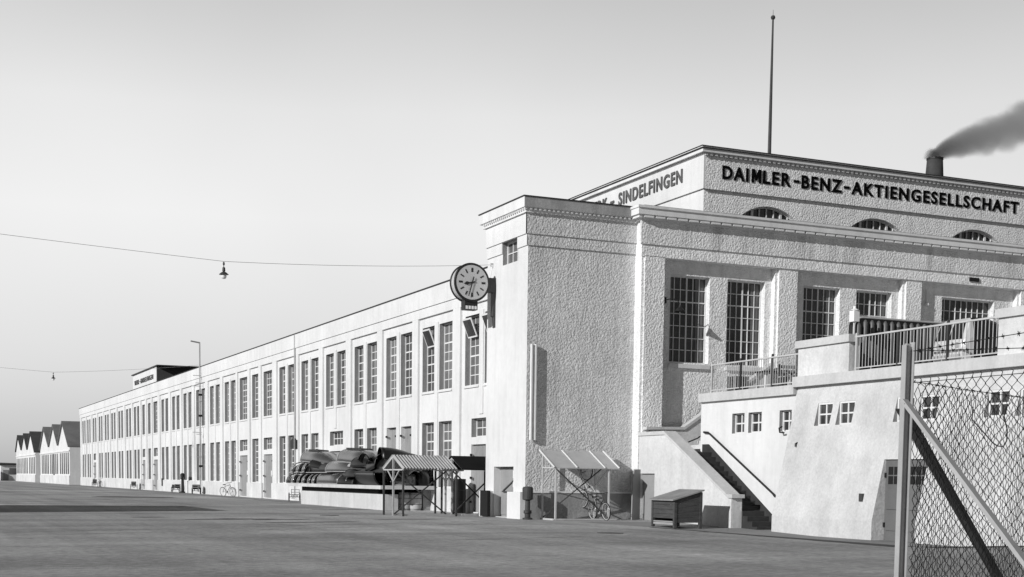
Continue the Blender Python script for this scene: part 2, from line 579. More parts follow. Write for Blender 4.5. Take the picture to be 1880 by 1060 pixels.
# drain covers let into the yard
for (x_, y_, lb) in ((15.5, 52.0, 'round iron drain cover in the yard left of the corrugated shelter'), (18.6, 34.5, 'round iron drain cover in the yard in front of the stairs')):
    dc = MB().lathe([(.0, .0), (.38, .0), (.38, .012), (.33, .016), (.0, .016)], 24, (x_, y_, 0)).build('drain_cover', 'darksteel')
    tag(dc, lb, 'drain cover')
M['patch'] = mat('tar_patch', .10, rough=.7, var=.3, vs=1.0, fine=.2)
M['palepatch'] = mat('worn_paint_patch', .42, rough=.8, var=.3, vs=2.0, fine=.2)
g = MB()
def blob(mb, cx, cy, rx, ry, z, rot=0, n=18, sd=0):
    rnd = random.Random(sd)
    ps = []
    for k in range(n):
        a = 2 * pi * k / n
        q = .75 + .4 * rnd.random()
        x, y = rx * cos(a) * q, ry * sin(a) * q
        ps.append((cx + x * cos(rot) - y * sin(rot), cy + x * sin(rot) + y * cos(rot), z))
    mb.add(ps, [tuple(range(n))])
for i, (x, y, rx, ry) in enumerate([(10.5, 47.5, 1.6, .6), (12.2, 46.9, 1.2, .4), (14.5, 95, 2.6, 3.5), (8.2, 49.8, .7, .5), (17, 47, 1.5, .3), (19.5, 62, 2.0, .5), (12.5, 44.2, 1.8, .4)]):
    blob(g, x, y, rx, ry, .004, .2, sd=i)
tag(g.build('tar_patch', 'patch'), kind='structure')
g = MB()
for i, (x, y, rx, ry) in enumerate([(13.1, 86, 1.5, 1.0), (15.6, 77, .25, .5), (10.7, 48.6, .35, .15), (11.8, 47.9, .5, .1), (16.9, 38.6, .9, .12), (20.3, 40.1, .5, .08), (19.5, 22.4, .35, .08)]):
    blob(g, x, y, rx, ry, .009, .25, sd=20 + i)
tag(g.build('worn_paint', 'palepatch'), kind='structure')

# far wooded hills
g = MB()
n = 60
rnd = random.Random(3)
top = []
for i in range(n + 1):
    x = -900 + 2200 * i / n
    h = 12 + 3.0 * sin(i * .45) + 2.0 * sin(i * 1.3 + 1) + 1.2 * rnd.random()
    top.append((x, 1180 - .25 * (x + 100), h))
vs, fs = [], []
for (x, y, h) in top:
    vs += [(x, y - 170, -.5), (x, y - 90, h * .55), (x, y, h), (x, y + 160, -.5)]
for i in range(n):
    for k in range(3):
        fs.append((4 * i + k, 4 * i + 4 + k, 4 * i + 5 + k, 4 * i + 1 + k))
g.add(vs, fs)
tag(g.build('hills', 'hill', smooth=True), kind='structure')

# ================================================================ LONG FACTORY WING
wing = thing('factory_wing', 'long white two storey factory wing with rows of paired tall windows', 'factory building', (23, 123, 0))
XW, YN, YF = 23.0, 51.15, 194.7
Z1a, Z1b, Z2a, Z2b = 1.10, 4.13, 5.59, 8.60
normal = [56.40, 61.77, 67.08, 72.41, 77.86, 83.20, 88.56, 104.95, 110.34, 115.89, 121.43, 126.82, 132.36, 148.82, 154.20, 159.95, 165.54, 171.0, 176.4, 181.95, 187.63, 192.76]
WN = 1.62
trip = [(99.92, 2.5), (96.10, 1.95), (92.79, 2.45), (143.42, 1.95), (139.97, 1.9), (136.74, 2.5)]
W2, W1, doors, tops, bays = [], [], [], [], []      # (far edge y, width)
for y in normal:
    W2 += [(y, WN), (y - 2.21, WN)]
    bays.append((y, y - 3.83))
    if y in (56.40, 77.86):
        tops.append((y - .80, 2.55)); doors.append((y - .80, 2.55))
    elif y == 67.08:
        doors += [(y - .1, 1.5), (y - 2.3, 1.5)]
    elif y == 181.95:
        tops.append((y - .4, 2.2)); doors.append((y - .4, 2.2))
    else:
        W1 += [(y, WN), (y - 2.21, WN)]
for y, wd in trip:
    W2.append((y, wd)); bays.append((y, y - wd))
    if wd > 2.3 or y == 143.42:
        tops.append((y, wd)); doors.append((y, wd))
    else:
        W1.append((y, wd))
holes = [(y - wd, y, Z2a, Z2b, .36, 1) for y, wd in W2] + [(y - wd, y, Z1a, Z1b, .36, 1) for y, wd in W1]
for y, wd in tops:
    holes.append((y - wd, y, 3.32, 4.13, .36, 1))
for y, wd in doors:
    if (y, wd) in tops:
        holes.append((y - wd, y, .06, 3.0, .20))
    else:
        holes.append((y - wd, y, .06, 4.05, .30))
m = MB()
grid_wall(m, lambda u, v, d: (XW + d, u, v), YN, YF, 0, 10.36, holes)
m.add([(45, YN, 0), (45, YF, 0), (45, YF, 10.3), (45, YN, 10.3)], [(0, 1, 2, 3)])
m.add([(XW, YF, 0), (45, YF, 0), (45, YF, 10.36), (XW, YF, 10.36)], [(0, 1, 2, 3)])
m.add([(XW, YN, 0), (45, YN, 0), (45, YN, 10.36), (XW, YN, 10.36)], [(0, 1, 2, 3)])
# pilasters, mullion piers, sills and bands, all of the same plaster
bays.sort(reverse=True)
edges = [YF + .3] + []
prev_end = YF - .02
for a, b in bays:
    lo, hi = a + .36, prev_end - .32
    if hi - lo > .2:
        m.box(XW - .11, XW + .003, lo, hi, 1.06, 9.07)
    prev_end = b
for y in normal:
    m.box(XW - .05, XW + .004, y - 2.21 + .08, y - WN - .08, 4.3 if y in (56.40, 77.86, 181.95) else 1.06, 8.72)
for y, wd in W2:
    m.box(XW - .06, XW + .10, y - wd - .04, y + .04, 5.47, 5.56)
m.box(XW - .115, XW + .002, YN, YF, 9.06, 9.50)
m.box(XW - .17, XW + .004, YN, YF, 9.497, 10.34)
m.build('wall', 'plaster', wing)
m = MB()
ds = sorted([(y - wd, y) for y, wd in doors])
segs, cur = [], YN
for a, b in ds:
    segs.append((cur, a - .12)); cur = b + .12
segs.append((cur, YF))
for a, b in segs:
    if b - a > .05:
        m.box(XW - .14, XW + .006, a, b, 0, 1.06)
m.build('plinth', 'oldplaster', wing)
m = MB().box(XW - .20, XW + .35, YN, YF + .1, 10.34, 10.40)
m.build('coping', 'tar', wing)
MB().box(XW + .35, 45, YN, YF, 10.0, 10.2).build('roof', 'roofing', wing)
protos = {}
def put_wing_window(y, wd, z, ht, cols, rows, glass, **kw):
    key = (round(wd, 2), round(ht, 2), cols, rows, glass)
    loc = (XW + .27, y, z)
    if key not in protos:
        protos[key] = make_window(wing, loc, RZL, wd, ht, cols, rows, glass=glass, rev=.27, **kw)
    else:
        copy_window(*protos[key], loc)
for y, wd in W2:
    put_wing_window(y, wd, Z2a, Z2b - Z2a, 3 if wd < 2.3 else 4, 7, 'glassgrey', bar=.036, rim=.045, dep=.03, thick_rows=(5, 3))
for y, wd in W1:
    put_wing_window(y, wd, Z1a, Z1b - Z1a, 3 if wd < 2.3 else 4, 7, 'glassgrey', bar=.036, rim=.045, dep=.03, thick_rows=(5, 3))
for y, wd in tops:
    put_wing_window(y, wd, 3.32, .81, 4, 2, 'glassgrey', bar=.04, dep=.03)
for y, wd in doors:
    hgt = 3.0 if (y, wd) in tops else 4.05
    n = max(2, int(wd / .3))
    x0 = XW + (.14 if hgt < 3.5 else .22)
    m = MB()
    for k in range(n):
        m.box(x0, x0 + .05, y - wd * (k + 1) / n + .006, y - wd * k / n - .006, .07, hgt - .01)
    m.box(x0 + .02, x0 + .07, y - wd, y, .06, hgt)
    d = m.build('door', 'doorgrey', wing)
    m = MB()
    for zz in (.45, hgt * .5, hgt - .5):
        for yy_ in (y - .03, y - wd + .03):
            m.box(XW - .06, XW + .02, yy_ - .035, yy_ + .035, zz, zz + .10)
    m.build('hinge', 'black', d)
for y in (92.1, 99.1):      # pale notices pinned on two doors
    MB().box(XW + .125, XW + .135, y - 1.0, y - .8, 1.5, 1.9).build('notice', 'white', wing)
# tilted top sashes standing open near the corner tower
for y, wd in [(61.30, 1.0), (56.25, 1.0), (54.1, .9)]:
    s_ = Vector((XW - .22, y, 8.46)); t_ = Vector((XW + .10, y, 7.66))
    m = MB()
    dv = (t_ - s_)
    nn = Vector((dv.z, 0, -dv.x)).normalized() * .02
    m.prism([s_ + nn, s_ - nn, t_ - nn, t_ + nn], (0, -wd, 0))
    so = m.build('open_sash', 'white', wing)
    m = MB()
    a_ = s_ + dv * .08 + Vector((0, -.07, 0)); b_ = s_ + dv * .92 + Vector((0, -.07, 0))
    n2 = nn * 1.4
    m.prism([a_ + n2, a_ - n2, b_ - n2, b_ + n2], (0, -wd + .14, 0))
    m.build('pane', 'glass', so)
MB().tube([(XW - .16, 84.15, 10.3), (XW - .16, 84.15, .2)], .06).build('downpipe', 'steel', wing)
m = MB().box(XW - .20, XW - .08, 83.7, 85.1, 3.25, 3.80)
sg = m.build('notice_board', 'black', wing)
MB().prism([(XW - .19, 83.95, 3.80), (XW - .19, 84.85, 3.80), (XW - .19, 84.6, 3.97), (XW - .19, 84.2, 3.97)], (.08, 0, 0)).build('board_top', 'black', sg)
for y in (135.4,):
    MB().box(XW - .19, XW - .1, y - 4.3, y - 3.8, .5, 1.2).build('meter_box', 'black', wing)

# rooftop block with its painted name
rb = thing('rooftop_block', 'small lettered white block with dark side on the far wing roof', 'rooftop building', (24.2, 142, 10.2))
m = MB()
m.box(24.2, 42, 142, 157, 10.2, 12.45)
m.build('wall', 'plaster', rb)
MB().box(24.25, 42.2, 141.95, 141.995, 10.2, 12.42).build('side_cladding', 'roofing', rb)
MB().box(24.05, 42.6, 140.8, 157.2, 12.45, 12.55).build('roof', 'tar', rb)
text_mesh('lettering', [('WERK', 0, 3.1), ('-', 3.35, 3.9), ('SINDELFINGEN', 4.1, 12.0)], .50, .05, 'greyletter', rb, Matrix.Translation((24.19, 155.7, 11.3)) @ Matrix.Rotation(RZL, 4, 'Z'), offset=.0)

# ================================================================ CORNER TOWER
XT, YT, XTR, YTB = 21.8, 47.3, 26.4, 51.15
tw = thing('corner_tower', 'square white plastered corner tower with moulded cornice at the head of the long wing', 'tower', (24, 49, 0))
m = MB()
grid_wall(m, lambda u, v, d: (XT + d, u, v), YT, YTB, 0, 11.5, [(48.2, 49.65, 9.82, 10.70, .28, 1), (48.4, 50.3, 0.02, 2.0, .35)])
m.add([(XT, YTB, 0), (24, YTB, 0), (24, YTB, 11.5), (XT, YTB, 11.5)], [(0, 1, 2, 3)])
m.build('side_wall', 'plaster', tw)
m = MB()
m.add([(XT, YT, 0), (XTR + .05, YT, 0), (XTR + .05, YT, 11.5), (XT, YT, 11.5)], [(0, 1, 2, 3)])
# two projecting string courses
m.box(XT - .10, XTR, YT - .085, YT + .01, 10.69, 11.45)
m.box(XT - .05, XTR, YT - .045, YT + .01, 10.27, 10.692)
m.build('front_wall', 'stucco', tw)
m = MB()
m.box(XT - .10, XT + .01, YT - .083, YTB, 10.692, 11.45)
m.box(XT - .05, XT + .01, YT - .043, 48.2, 10.272, 10.694)
m.box(XT - .05, XT + .01, 49.65, YTB, 10.272, 10.694)
m.build('string_course', 'plaster', tw)
m = MB()
m.box(XT - .18, XTR + .0, YT - .16, YTB + .1, 11.45, 11.62)
m.box(XT - .30, XTR + .0, YT - .27, YTB + .2, 11.62, 12.0)
for k in range(22):
    m.box(XT - .26, XT - .175, YT - .2 + k * .185, YT - .12 + k * .185, 11.54, 11.618)
for k in range(24):
    m.box(XT - .05 + k * .19, XT + .03 + k * .19, YT - .24, YT - .155, 11.54, 11.618)
m.build('cornice', 'trim', tw)
M['stained_trim'] = mat('stained_grey_trim', .34, var=.2, vs=1.2, fine=.12, bump=.3, bs=10, bd=.03, streak=.25)
MB().box(XT - .29, XTR, YT - .278, YT - .2705, 11.625, 11.995).build('cornice_face', 'stained_trim', tw)
MB().box(XT - .34, XTR + .02, YT - .31, YTB + .24, 12.0, 12.035).build('coping', 'tar', tw)
m = MB()
for (a, b) in ((YT - .15, 48.38), (50.33, YTB)):
    MB().box(XT - .27, XT + .01, a, b, 0, 1.03).build('side_plinth', 'plaster', tw)
m = MB().box(XT + .02, XTR - .003, YT - .14, YT + .01, 0, 1.0)
m.build('front_plinth', 'darkconc', tw)
MB().box(XT + .02, XTR - .003, YT - .17, YT + .012, 1.0, 1.07).build('plinth_ledge', 'trim', tw)
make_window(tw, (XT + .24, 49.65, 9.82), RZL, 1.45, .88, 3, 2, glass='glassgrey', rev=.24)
m = MB()
m.box(XT + .30, XT + .36, 48.4, 50.3, .02, 2.0)
m.box(XT + .27, XT + .31, 48.48, 50.2, .1, .95); m.box(XT + .27, XT + .31, 48.48, 50.2, 1.02, 1.93)
d = m.build('door', 'doorgrey', tw)
MB().bar((XT + .25, 48.9, .2), (XT + .25, 49.5, .75), .05).bar((XT + .25, 48.5, 1.62), (XT + .25, 49.9, 1.05), .05).bar((XT + .25, 48.5, 1.0), (XT + .25, 50.0, 1.02), .05).build('door_bar', 'darksteel', d)
MB().box(XT + .25, XT + .268, 48.75, 49.0, 1.55, 1.85).box(XT + .25, XT + .268, 48.75, 49.0, 1.2, 1.42).build('notice', 'white', d)
MB().box(XT - .40, XT - .272, 50.0, 50.75, .02, 1.05).build('plinth_shade_slab', 'holeshade', tw)  # black slab standing in for the shaded plinth reveal by the door
# slim upright box with two rails, edge on to the street
m = MB()
m.box(21.98, 22.08, YT - .13, YT + .005, 3.05, 6.56)
b = m.build('sign_box', 'steel', tw)
MB().box(21.92, 21.975, YT - .17, YT - .06, 3.0, 6.6).box(22.085, 22.14, YT - .17, YT - .06, 3.0, 6.6).build('edge_rail', 'white', b)

# ================================================================ MAIN HALL
YH, XH = 46.8, 26.4
hall = thing('main_hall', 'large stuccoed factory hall with raised upper storey and big black lettering', 'factory building', (40, 60, 0))
PIL = [(26.40, 27.40), (32.78, 33.68), (39.26, 40.08), (45.66, 46.5), (52.05, 52.9)]
WINS = [(27.90, 29.72), (30.54, 32.34), (34.24, 36.08), (36.92, 38.78), (41.51, 44.44), (47.3, 49.1), (49.9, 51.7)]
RD = .34                                             # recess between the pilasters
ZR = 10.14
m = MB()
recess = [(PIL[i][1], PIL[i + 1][0], 0.0, ZR, RD) for i in range(4)]
grid_wall(m, lambda u, v, d: (u, YH + d, v), XH, 60, 0, 11.5, recess)
m.add([(XH, YH, 0), (XH, YT + .02, 0), (XH, YT + .02, 11.5), (XH, YH, 11.5)], [(0, 1, 2, 3)])
# second step at the left edge of each pilaster
for a, b in PIL[1:]:
    m.box(a - .13, a + .002, YH + .10, YH + RD + .01, 0, ZR)
m.box(PIL[0][0] + .12, PIL[0][1] - .001, YH - .05, YH + .01, 0, ZR + .03)
# frieze and string course
m.box(XH - .04, 60, YH - .05, YH + .012, 10.15, 10.603)
m.build('front_wall', 'stucco_hall', hall)
MB().box(XH - .10, 60, YH - .10, YH + .01, 10.604, 11.5).build('frieze', 'stucco_stain', hall)
m = MB()
wh = [(a, b, 6.20, 9.60, .38) for a, b in WINS]
for i in range(4):
    a, b = PIL[i][1], PIL[i + 1][0]
    hs = [(x0, x1, 6.2, 9.6, .38) for x0, x1 in WINS if a < x0 and x1 < b]
    grid_wall(m, lambda u, v, d: (u, YH + RD + d, v), a, b, 0, ZR, hs)
m.build('window_bay', 'stucco_hall', hall)
for a, b in WINS:
    MB().box(a - .03, b + .03, YH + RD - .10, YH + RD + .2, 5.98, 6.14).build('sill', 'trim', hall)
for a, b in WINS:
    wide = b - a > 2.5
    hw_ = make_window(hall, (a, YH + RD + .30, 6.20), 0, b - a, 3.4, 9 if wide else 6, 7, bar=.027, thick_rows=(5,), thick_cols=() if wide else (3,), rim=.05)
    if not wide:
        for (c0, c1) in ((b - a - .50, b - a - .16),) + (((.08, .22),) if int(a * 10) % 2 else ()):
            cu_ = MB()
            nn_ = 14
            for k in range(nn_ + 1):
                x_ = c0 + (c1 - c0) * k / nn_
                y_ = -.010 + .006 * sin(k * 1.9)
                cu_.v += [(x_ + .04, y_, .1), (x_ + .02, y_, 2.0), (x_ - .02 + .06 * (k / nn_), y_, 3.32)]
            for k in range(nn_):
                cu_.f += [(3 * k, 3 * k + 3, 3 * k + 4, 3 * k + 1), (3 * k + 1, 3 * k + 4, 3 * k + 5, 3 * k + 2)]
            co_ = cu_.build('curtain', 'curtain', smooth=True)
            co_.parent = hw_[0]
            co_.matrix_parent_inverse = Matrix.Identity(4)
# cornice with modillions
m = MB()
m.box(XH - .14, 60, YH - .14, YT, 11.50, 11.56)
m.box(XH - .38, 60, YH - .38, YT, 11.66, 11.90)
m.box(XH - .42, 60, YH - .43, YT, 11.90, 11.99)
m.build('cornice', 'trim', hall)
MB().box(XH - .30, 60, YH - .27, YT, 11.56, 11.66).build('cornice_bed', 'trim', hall)
mo = MB().box(0, .40, YH - .35, YH - .272, 11.56, 11.657).build('modillion', 'trim', hall)
mo.location.x = XH - .1
for k in range(1, 66):
    q = mo.copy(); C.objects.link(q); q.location.x = XH - .1 + k * .5
m = MB()
m.box(XH - .1, 60, YH - .3, 56, 11.99, 12.03)
m.build('lower_roof', 'roofing', hall)
MB().box(XTR, XTR + .3, YT + .1, 56, 11.0, 11.98).build('parapet', 'plaster', hall)
MB().box(42.62, 43.14, YH - .106, YH - .03, 10.31, 10.47).build('vent', 'holeshade', hall)
# upper storey
XU, YU, XUR, YUB = 34.84, 56.0, 76.0, 78.0
lun = [38.53, 44.95, 51.38, 57.8, 64.2]
RL, CZ, ZB = 2.57, 12.14, 12.9
m = MB()
for i, cx in enumerate([None] + lun):
    pass
def lun_half(z):
    return sqrt(max(0, RL * RL - (z - CZ) ** 2))
xprev = XU
for cx in lun:
    h0 = lun_half(ZB)
    m.add([(xprev, YU, 11), (cx - h0, YU, 11), (cx - h0, YU, 17.0), (xprev, YU, 17.0)], [(0, 1, 2, 3)])
    m.add([(cx - h0, YU, 11), (cx + h0, YU, 11), (cx + h0, YU, ZB), (cx - h0, YU, ZB)], [(0, 1, 2, 3)])
    K_ = 20
    for k in range(K_):
        xa, xb = cx - h0 + 2 * h0 * k / K_, cx - h0 + 2 * h0 * (k + 1) / K_
        zf = lambda x: CZ + sqrt(max(0, RL * RL - (x - cx) ** 2))
        m.add([(xa, YU, zf(xa)), (xb, YU, zf(xb)), (xb, YU, 17.0), (xa, YU, 17.0)], [(0, 1, 2, 3)])
        m.add([(xa, YU, zf(xa)), (xb, YU, zf(xb)), (xb, YU + .4, zf(xb)), (xa, YU + .4, zf(xa))], [(0, 1, 2, 3)])
    xprev = cx + h0
m.add([(xprev, YU, 11), (XUR, YU, 11), (XUR, YU, 17.0), (xprev, YU, 17.0)], [(0, 1, 2, 3)])
# band below the lettering stands proud
m.box(XU, XUR, YU - .12, YU + .002, 15.19, 16.75)
m.build('upper_front_wall', 'stucco_hall', hall)
m = MB()
m.add([(XU, YU, 11), (XU, YUB, 11), (XU, YUB, 17.0), (XU, YU, 17.0)], [(0, 1, 2, 3)])
m.box(XU - .10, XU + .002, YU - .117, YUB, 15.2, 16.75)
m.add([(XU, YUB, 11), (XUR, YUB, 11), (XUR, YUB, 17.0), (XU, YUB, 17.0)], [(0, 1, 2, 3)])
m.add([(XUR, YU, 11), (XUR, YUB, 11), (XUR, YUB, 17.0), (XUR, YU, 17.0)], [(0, 1, 2, 3)])
m.build('upper_side_wall', 'plaster', hall)
for cx in lun[:4]:
    m = MB()
    h0 = lun_half(ZB)
    pts = [(cx + (RL - .03) * cos(a), YU + .25, CZ + (RL - .03) * sin(a)) for a in [radians(18 + 144 * k / 24) for k in range(25)]]
    m.tube(pts, .05, 4)
    for k in range(1, 12):
        x = cx - h0 + 2 * h0 * k / 12
        wd_ = .12 if k in (4, 8) else .04
        m.box(x - wd_ / 2, x + wd_ / 2, YU + .21, YU + .28, ZB, CZ + sqrt(RL * RL - (x - cx) ** 2) - .01)
    for z in (13.5, 14.02):
        hw = lun_half(z)
        m.box(cx - hw, cx + hw, YU + .22, YU + .27, z - .02, z + .02)
    lw = m.build('lunette_window', 'bars', hall)
    lw_p = MB()
    lw_p.prism([(cx - h0, YU + .30, ZB)] + [(cx - h0 + 2 * h0 * k / 20, YU + .30, CZ + sqrt(max(0, RL * RL - (-h0 + 2 * h0 * k / 20) ** 2))) for k in range(21)] + [(cx + h0, YU + .30, ZB)], (0, .02, 0))
    lw_p.build('pane', 'glass', lw)
m = MB()
m.box(XU - .14, XUR, YU - .17, YUB, 16.75, 16.82)
m.box(XU - .30, XUR + .3, YU - .32, YUB + .3, 16.82, 16.98)
for k in range(150):
    x = XU - .1 + k * .27
    m.box(x, x + .13, YU - .25, YU - .16, 16.70, 16.818)
m.build('eaves_cornice', 'trim', hall)
m = MB()
m.box(XU - .38, XUR + .4, YU - .38, YUB + .4, 16.98, 17.01)
m.box(XU - .34, XUR + .34, YU - .32, YUB + .34, 17.09, 17.12)
MB().box(XU - .30, XUR + .3, YU - .28, YUB + .3, 17.01, 17.09).build('roof_fillet', 'trim', hall)
m.build('upper_roof', 'tar', hall)
text_mesh('lettering', [('DAI', 35.75, 37.20), ('M', 37.39, 37.92), ('LER', 38.04, 39.62), ('-', 39.80, 40.13), ('BENZ', 40.26, 42.66), ('-', 42.79, 43.12), ('AKTIENGESELLSCHAFT', 43.24, 54.06)], .62, .035, 'letter', hall, Matrix.Translation((0, YU - .125, 15.72)), offset=.028, space=1.22)
for part_ in (('WERK', 0, 2.5), ('-', 2.85, 3.25), ('SINDELFINGEN', 3.75, 10.1)):
    text_mesh('lettering', [part_], .66, .04, 'greyletter', hall, Matrix.Translation((XU - .12, 67.85, 15.80)) @ Matrix.Rotation(RZL, 4, 'Z'), offset=.025, space=1.18)
# wall fittings on the hall
m = MB()
m.box(27.44, 27.56, YH + .05, YH + .30, 8.43, 8.66)
m.tube([(27.5, YH + .0, 8.55), (27.7, YH - .12, 8.6), (27.9, YH - .2, 8.55), (28.0, YH - .22, 8.4)], .022)
wl = m.build('wall_lamp', 'black', hall)
MB().lathe([(.05, .22), (.07, .16), (.20, .02), (.21, 0)], 14, (28.02, YH - .22, 8.12)).build('lamp_shade', 'black', wl)
MB().tube([(40.62, YH + .25, 9.85), (40.62, YH + .25, 9.28)], .045).lathe([(.05, .1), (.09, .06), (.09, -.02), (.03, -.06)], 10, (40.62, YH + .25, 9.2)).build('wall_conduit', 'white', hall)

# flag pole and chimney stand on the hall roof
fp = thing('flagpole', 'thin bare flagpole with a ball finial on the hall roof', 'flagpole', (41.2, 60, 17.1))
MB().tube([(41.2, 60, 17.1), (41.2, 60, 20), (41.2, 60, 25.0)], [.10, .085, .045], 8).build('pole', 'darksteel', fp)
MB().lathe([(.0, -.12), (.09, -.08), (.12, 0), (.09, .08), (.0, .12)], 12, (41.2, 60, 25.08)).lathe([(.015, 0), (.01, .3)], 6, (41.2, 60, 25.15)).build('finial', 'darksteel', fp)
ch = thing('chimney', 'short dark smoking chimney above the hall roof', 'chimney', (57.17, 66, 17.1))
MB().lathe([(.58, 17.1), (.55, 19.6), (.50, 20.4), (.47, 20.9)], 22, (57.17, 66, 0)).build('flue', mat('sooty_brick', .05, var=.4, vs=1.4, bump=.4), ch, smooth=True)
MB().lathe([(.50, 20.88), (.50, 20.98), (.38, 20.98), (.38, 20.6)], 22, (57.17, 66, 0)).build('flue_rim', 'black', ch)

# smoke: a soft absorbing volume that follows the bent plume
sm = bpy.data.materials.new('smoke')
sm.use_nodes = True
t = sm.node_tree
t.nodes.clear()
Nn = t.nodes.new
def mth(op, a, b=None, c=None):
    q = Nn('ShaderNodeMath'); q.operation = op
    for i, s_ in enumerate((a, b, c)):
        if s_ is None: continue
        if isinstance(s_, (int, float)): q.inputs[i].default_value = s_
        else: t.links.new(s_, q.inputs[i])
    return q.outputs[0]
tcn = Nn('ShaderNodeTexCoord')
sp = Nn('ShaderNodeSeparateXYZ')
t.links.new(tcn.outputs['Object'], sp.inputs[0])
x, y, z = sp.outputs
xp = mth('MAXIMUM', x, 0.0)
axis = mth('ADD', mth('MULTIPLY', xp, .34), mth('MULTIPLY', mth('SUBTRACT', 1.0, mth('POWER', 2.718, mth('MULTIPLY', xp, -2.2))), .42))
rad = mth('ADD', .60, mth('MULTIPLY', xp, .17))
nz = Nn('ShaderNodeTexNoise'); nz.inputs['Scale'].default_value = .8; nz.inputs['Detail'].default_value = 5
t.links.new(tcn.outputs['Object'], nz.inputs['Vector'])
dz = mth('ADD', mth('SUBTRACT', z, axis), mth('MULTIPLY', mth('SUBTRACT', nz.outputs[0], .5), mth('MULTIPLY', xp, .34)))
dist = mth('DIVIDE', mth('SQRT', mth('ADD', mth('MULTIPLY', y, y), mth('MULTIPLY', dz, dz))), rad)
soft = Nn('ShaderNodeMapRange'); soft.interpolation_type = 'SMOOTHSTEP'
soft.inputs[1].default_value, soft.inputs[2].default_value = 1.0, .50
soft.inputs[3].default_value, soft.inputs[4].default_value = 0.0, 1.0
t.links.new(dist, soft.inputs[0])
start = Nn('ShaderNodeMapRange')
start.inputs[1].default_value, start.inputs[2].default_value = -.51, -.47
t.links.new(x, start.inputs[0])
den = mth('MULTIPLY', mth('MULTIPLY', soft.outputs[0], start.outputs[0]), mth('DIVIDE', 3.6, mth('ADD', 1.0, mth('MULTIPLY', xp, 1.0))))
den = mth('MULTIPLY', den, mth('GREATER_THAN', z, -.05))
ab = Nn('ShaderNodeVolumeAbsorption')
ab.inputs['Color'].default_value = (.0, .0, .0, 1)
t.links.new(mth('MULTIPLY', den, .70), ab.inputs['Density'])
sc_ = Nn('ShaderNodeVolumeScatter')
sc_.inputs['Color'].default_value = (1, 1, 1, 1)
t.links.new(mth('MULTIPLY', den, .12), sc_.inputs['Density'])
ad = Nn('ShaderNodeAddShader')
t.links.new(ab.outputs[0], ad.inputs[0]); t.links.new(sc_.outputs[0], ad.inputs[1])
ou = Nn('ShaderNodeOutputMaterial')
t.links.new(ad.outputs[0], ou.inputs['Volume'])
mm = MB()
prof = []
for k in range(15):
    xx = -.52 + 12.5 * k / 14
    xq = max(xx, 0)
    az = .34 * xq + .42 * (1 - math.exp(-2.2 * xq))
    rr = .60 + .17 * xq + .05 + .10 * xq
    prof.append((xx, az, rr))
o0 = 0
for xx, az, rr in prof:
    for k in range(10):
        a = 2 * pi * k / 10
        mm.v.append((xx, rr * 1.06 * cos(a), max(-.04, az + rr * 1.06 * sin(a))))
for i in range(len(prof) - 1):
    for k in range(10):
        mm.f.append((i * 10 + k, i * 10 + (k + 1) % 10, i * 10 + 10 + (k + 1) % 10, i * 10 + 10 + k))
mm.f.append(tuple(range(10))); mm.f.append(tuple(range(len(mm.v) - 10, len(mm.v))))
so = mm.build('smoke_plume', sm)
so.location = (57.17, 66, 21.0)
tag(so, 'dark smoke drifting right from the chimney top', 'smoke', kind='stuff')

# ================================================================ TERRACE BUILDING
ter = thing('terrace_building', 'low battered terrace block with small square windows below the railings', 'terrace building', (30, 35, 0))
XV, XB, YC, YS = 27.8, 26.86, 38.4, 44.5
vwin = [(41.59, 42.38), (40.52, 41.34), (38.75, 39.45)]
m = MB()
grid_wall(m, lambda u, v, d: (XV + d, u, v), YC, YS, -.4, 4.5, [(a, b, 3.26, 3.98, .34, 1) for a, b in vwin])
m.add([(XV, YS, -.4), (60, YS, -.4), (60, YS, 4.5), (XV, YS, 4.5)], [(0, 1, 2, 3)])
# battered length: vertical foot, then the slope
def xb(z):
    return XB if z < .38 else XB + (27.74 - XB) * (z - .38) / (4.45 - .38)
bwin = [(36.30, 37.10), (35.18, 35.98), (31.33, 32.15), (32.40, 33.2), (28.57, 29.4), (27.4, 28.22), (25.0, 25.8), (23.9, 24.7)]
YE = 18.0
def Pb(u, v, d):
    return (xb(v), u, v)
DY0, DY1, DZ = 31.28, 33.22, 2.24
hb = [(a, b, 3.37, 4.12, 1) for a, b in bwin] + [(DY0, DY1, -.4, DZ, 1)]
mbw = MB()
# split rows so the foot stays vertical
us = sorted({YE, YC} | {q for h in hb for q in h[:2]})
vs_ = [-.4, .38, DZ, 3.37, 4.12, 4.75]
for i in range(len(us) - 1):
    for j in range(len(vs_) - 1):
        cu, cv = (us[i] + us[i + 1]) / 2, (vs_[j] + vs_[j + 1]) / 2
        if any(h[0] < cu < h[1] and h[2] < cv < h[3] for h in hb):
            continue
        mbw.add([Pb(us[i], vs_[j], 0), Pb(us[i + 1], vs_[j], 0), Pb(us[i + 1], vs_[j + 1], 0), Pb(us[i], vs_[j + 1], 0)], [(0, 1, 2, 3)])
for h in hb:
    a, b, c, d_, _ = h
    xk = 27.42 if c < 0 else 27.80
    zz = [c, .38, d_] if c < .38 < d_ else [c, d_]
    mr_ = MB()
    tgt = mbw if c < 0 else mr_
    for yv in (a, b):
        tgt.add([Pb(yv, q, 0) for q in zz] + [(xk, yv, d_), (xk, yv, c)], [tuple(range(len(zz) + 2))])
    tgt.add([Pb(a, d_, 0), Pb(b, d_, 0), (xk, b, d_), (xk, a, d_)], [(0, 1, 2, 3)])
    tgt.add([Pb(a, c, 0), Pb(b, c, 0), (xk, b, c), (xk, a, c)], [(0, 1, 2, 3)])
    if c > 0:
        mr_.build('window_reveal', 'reveal', ter)
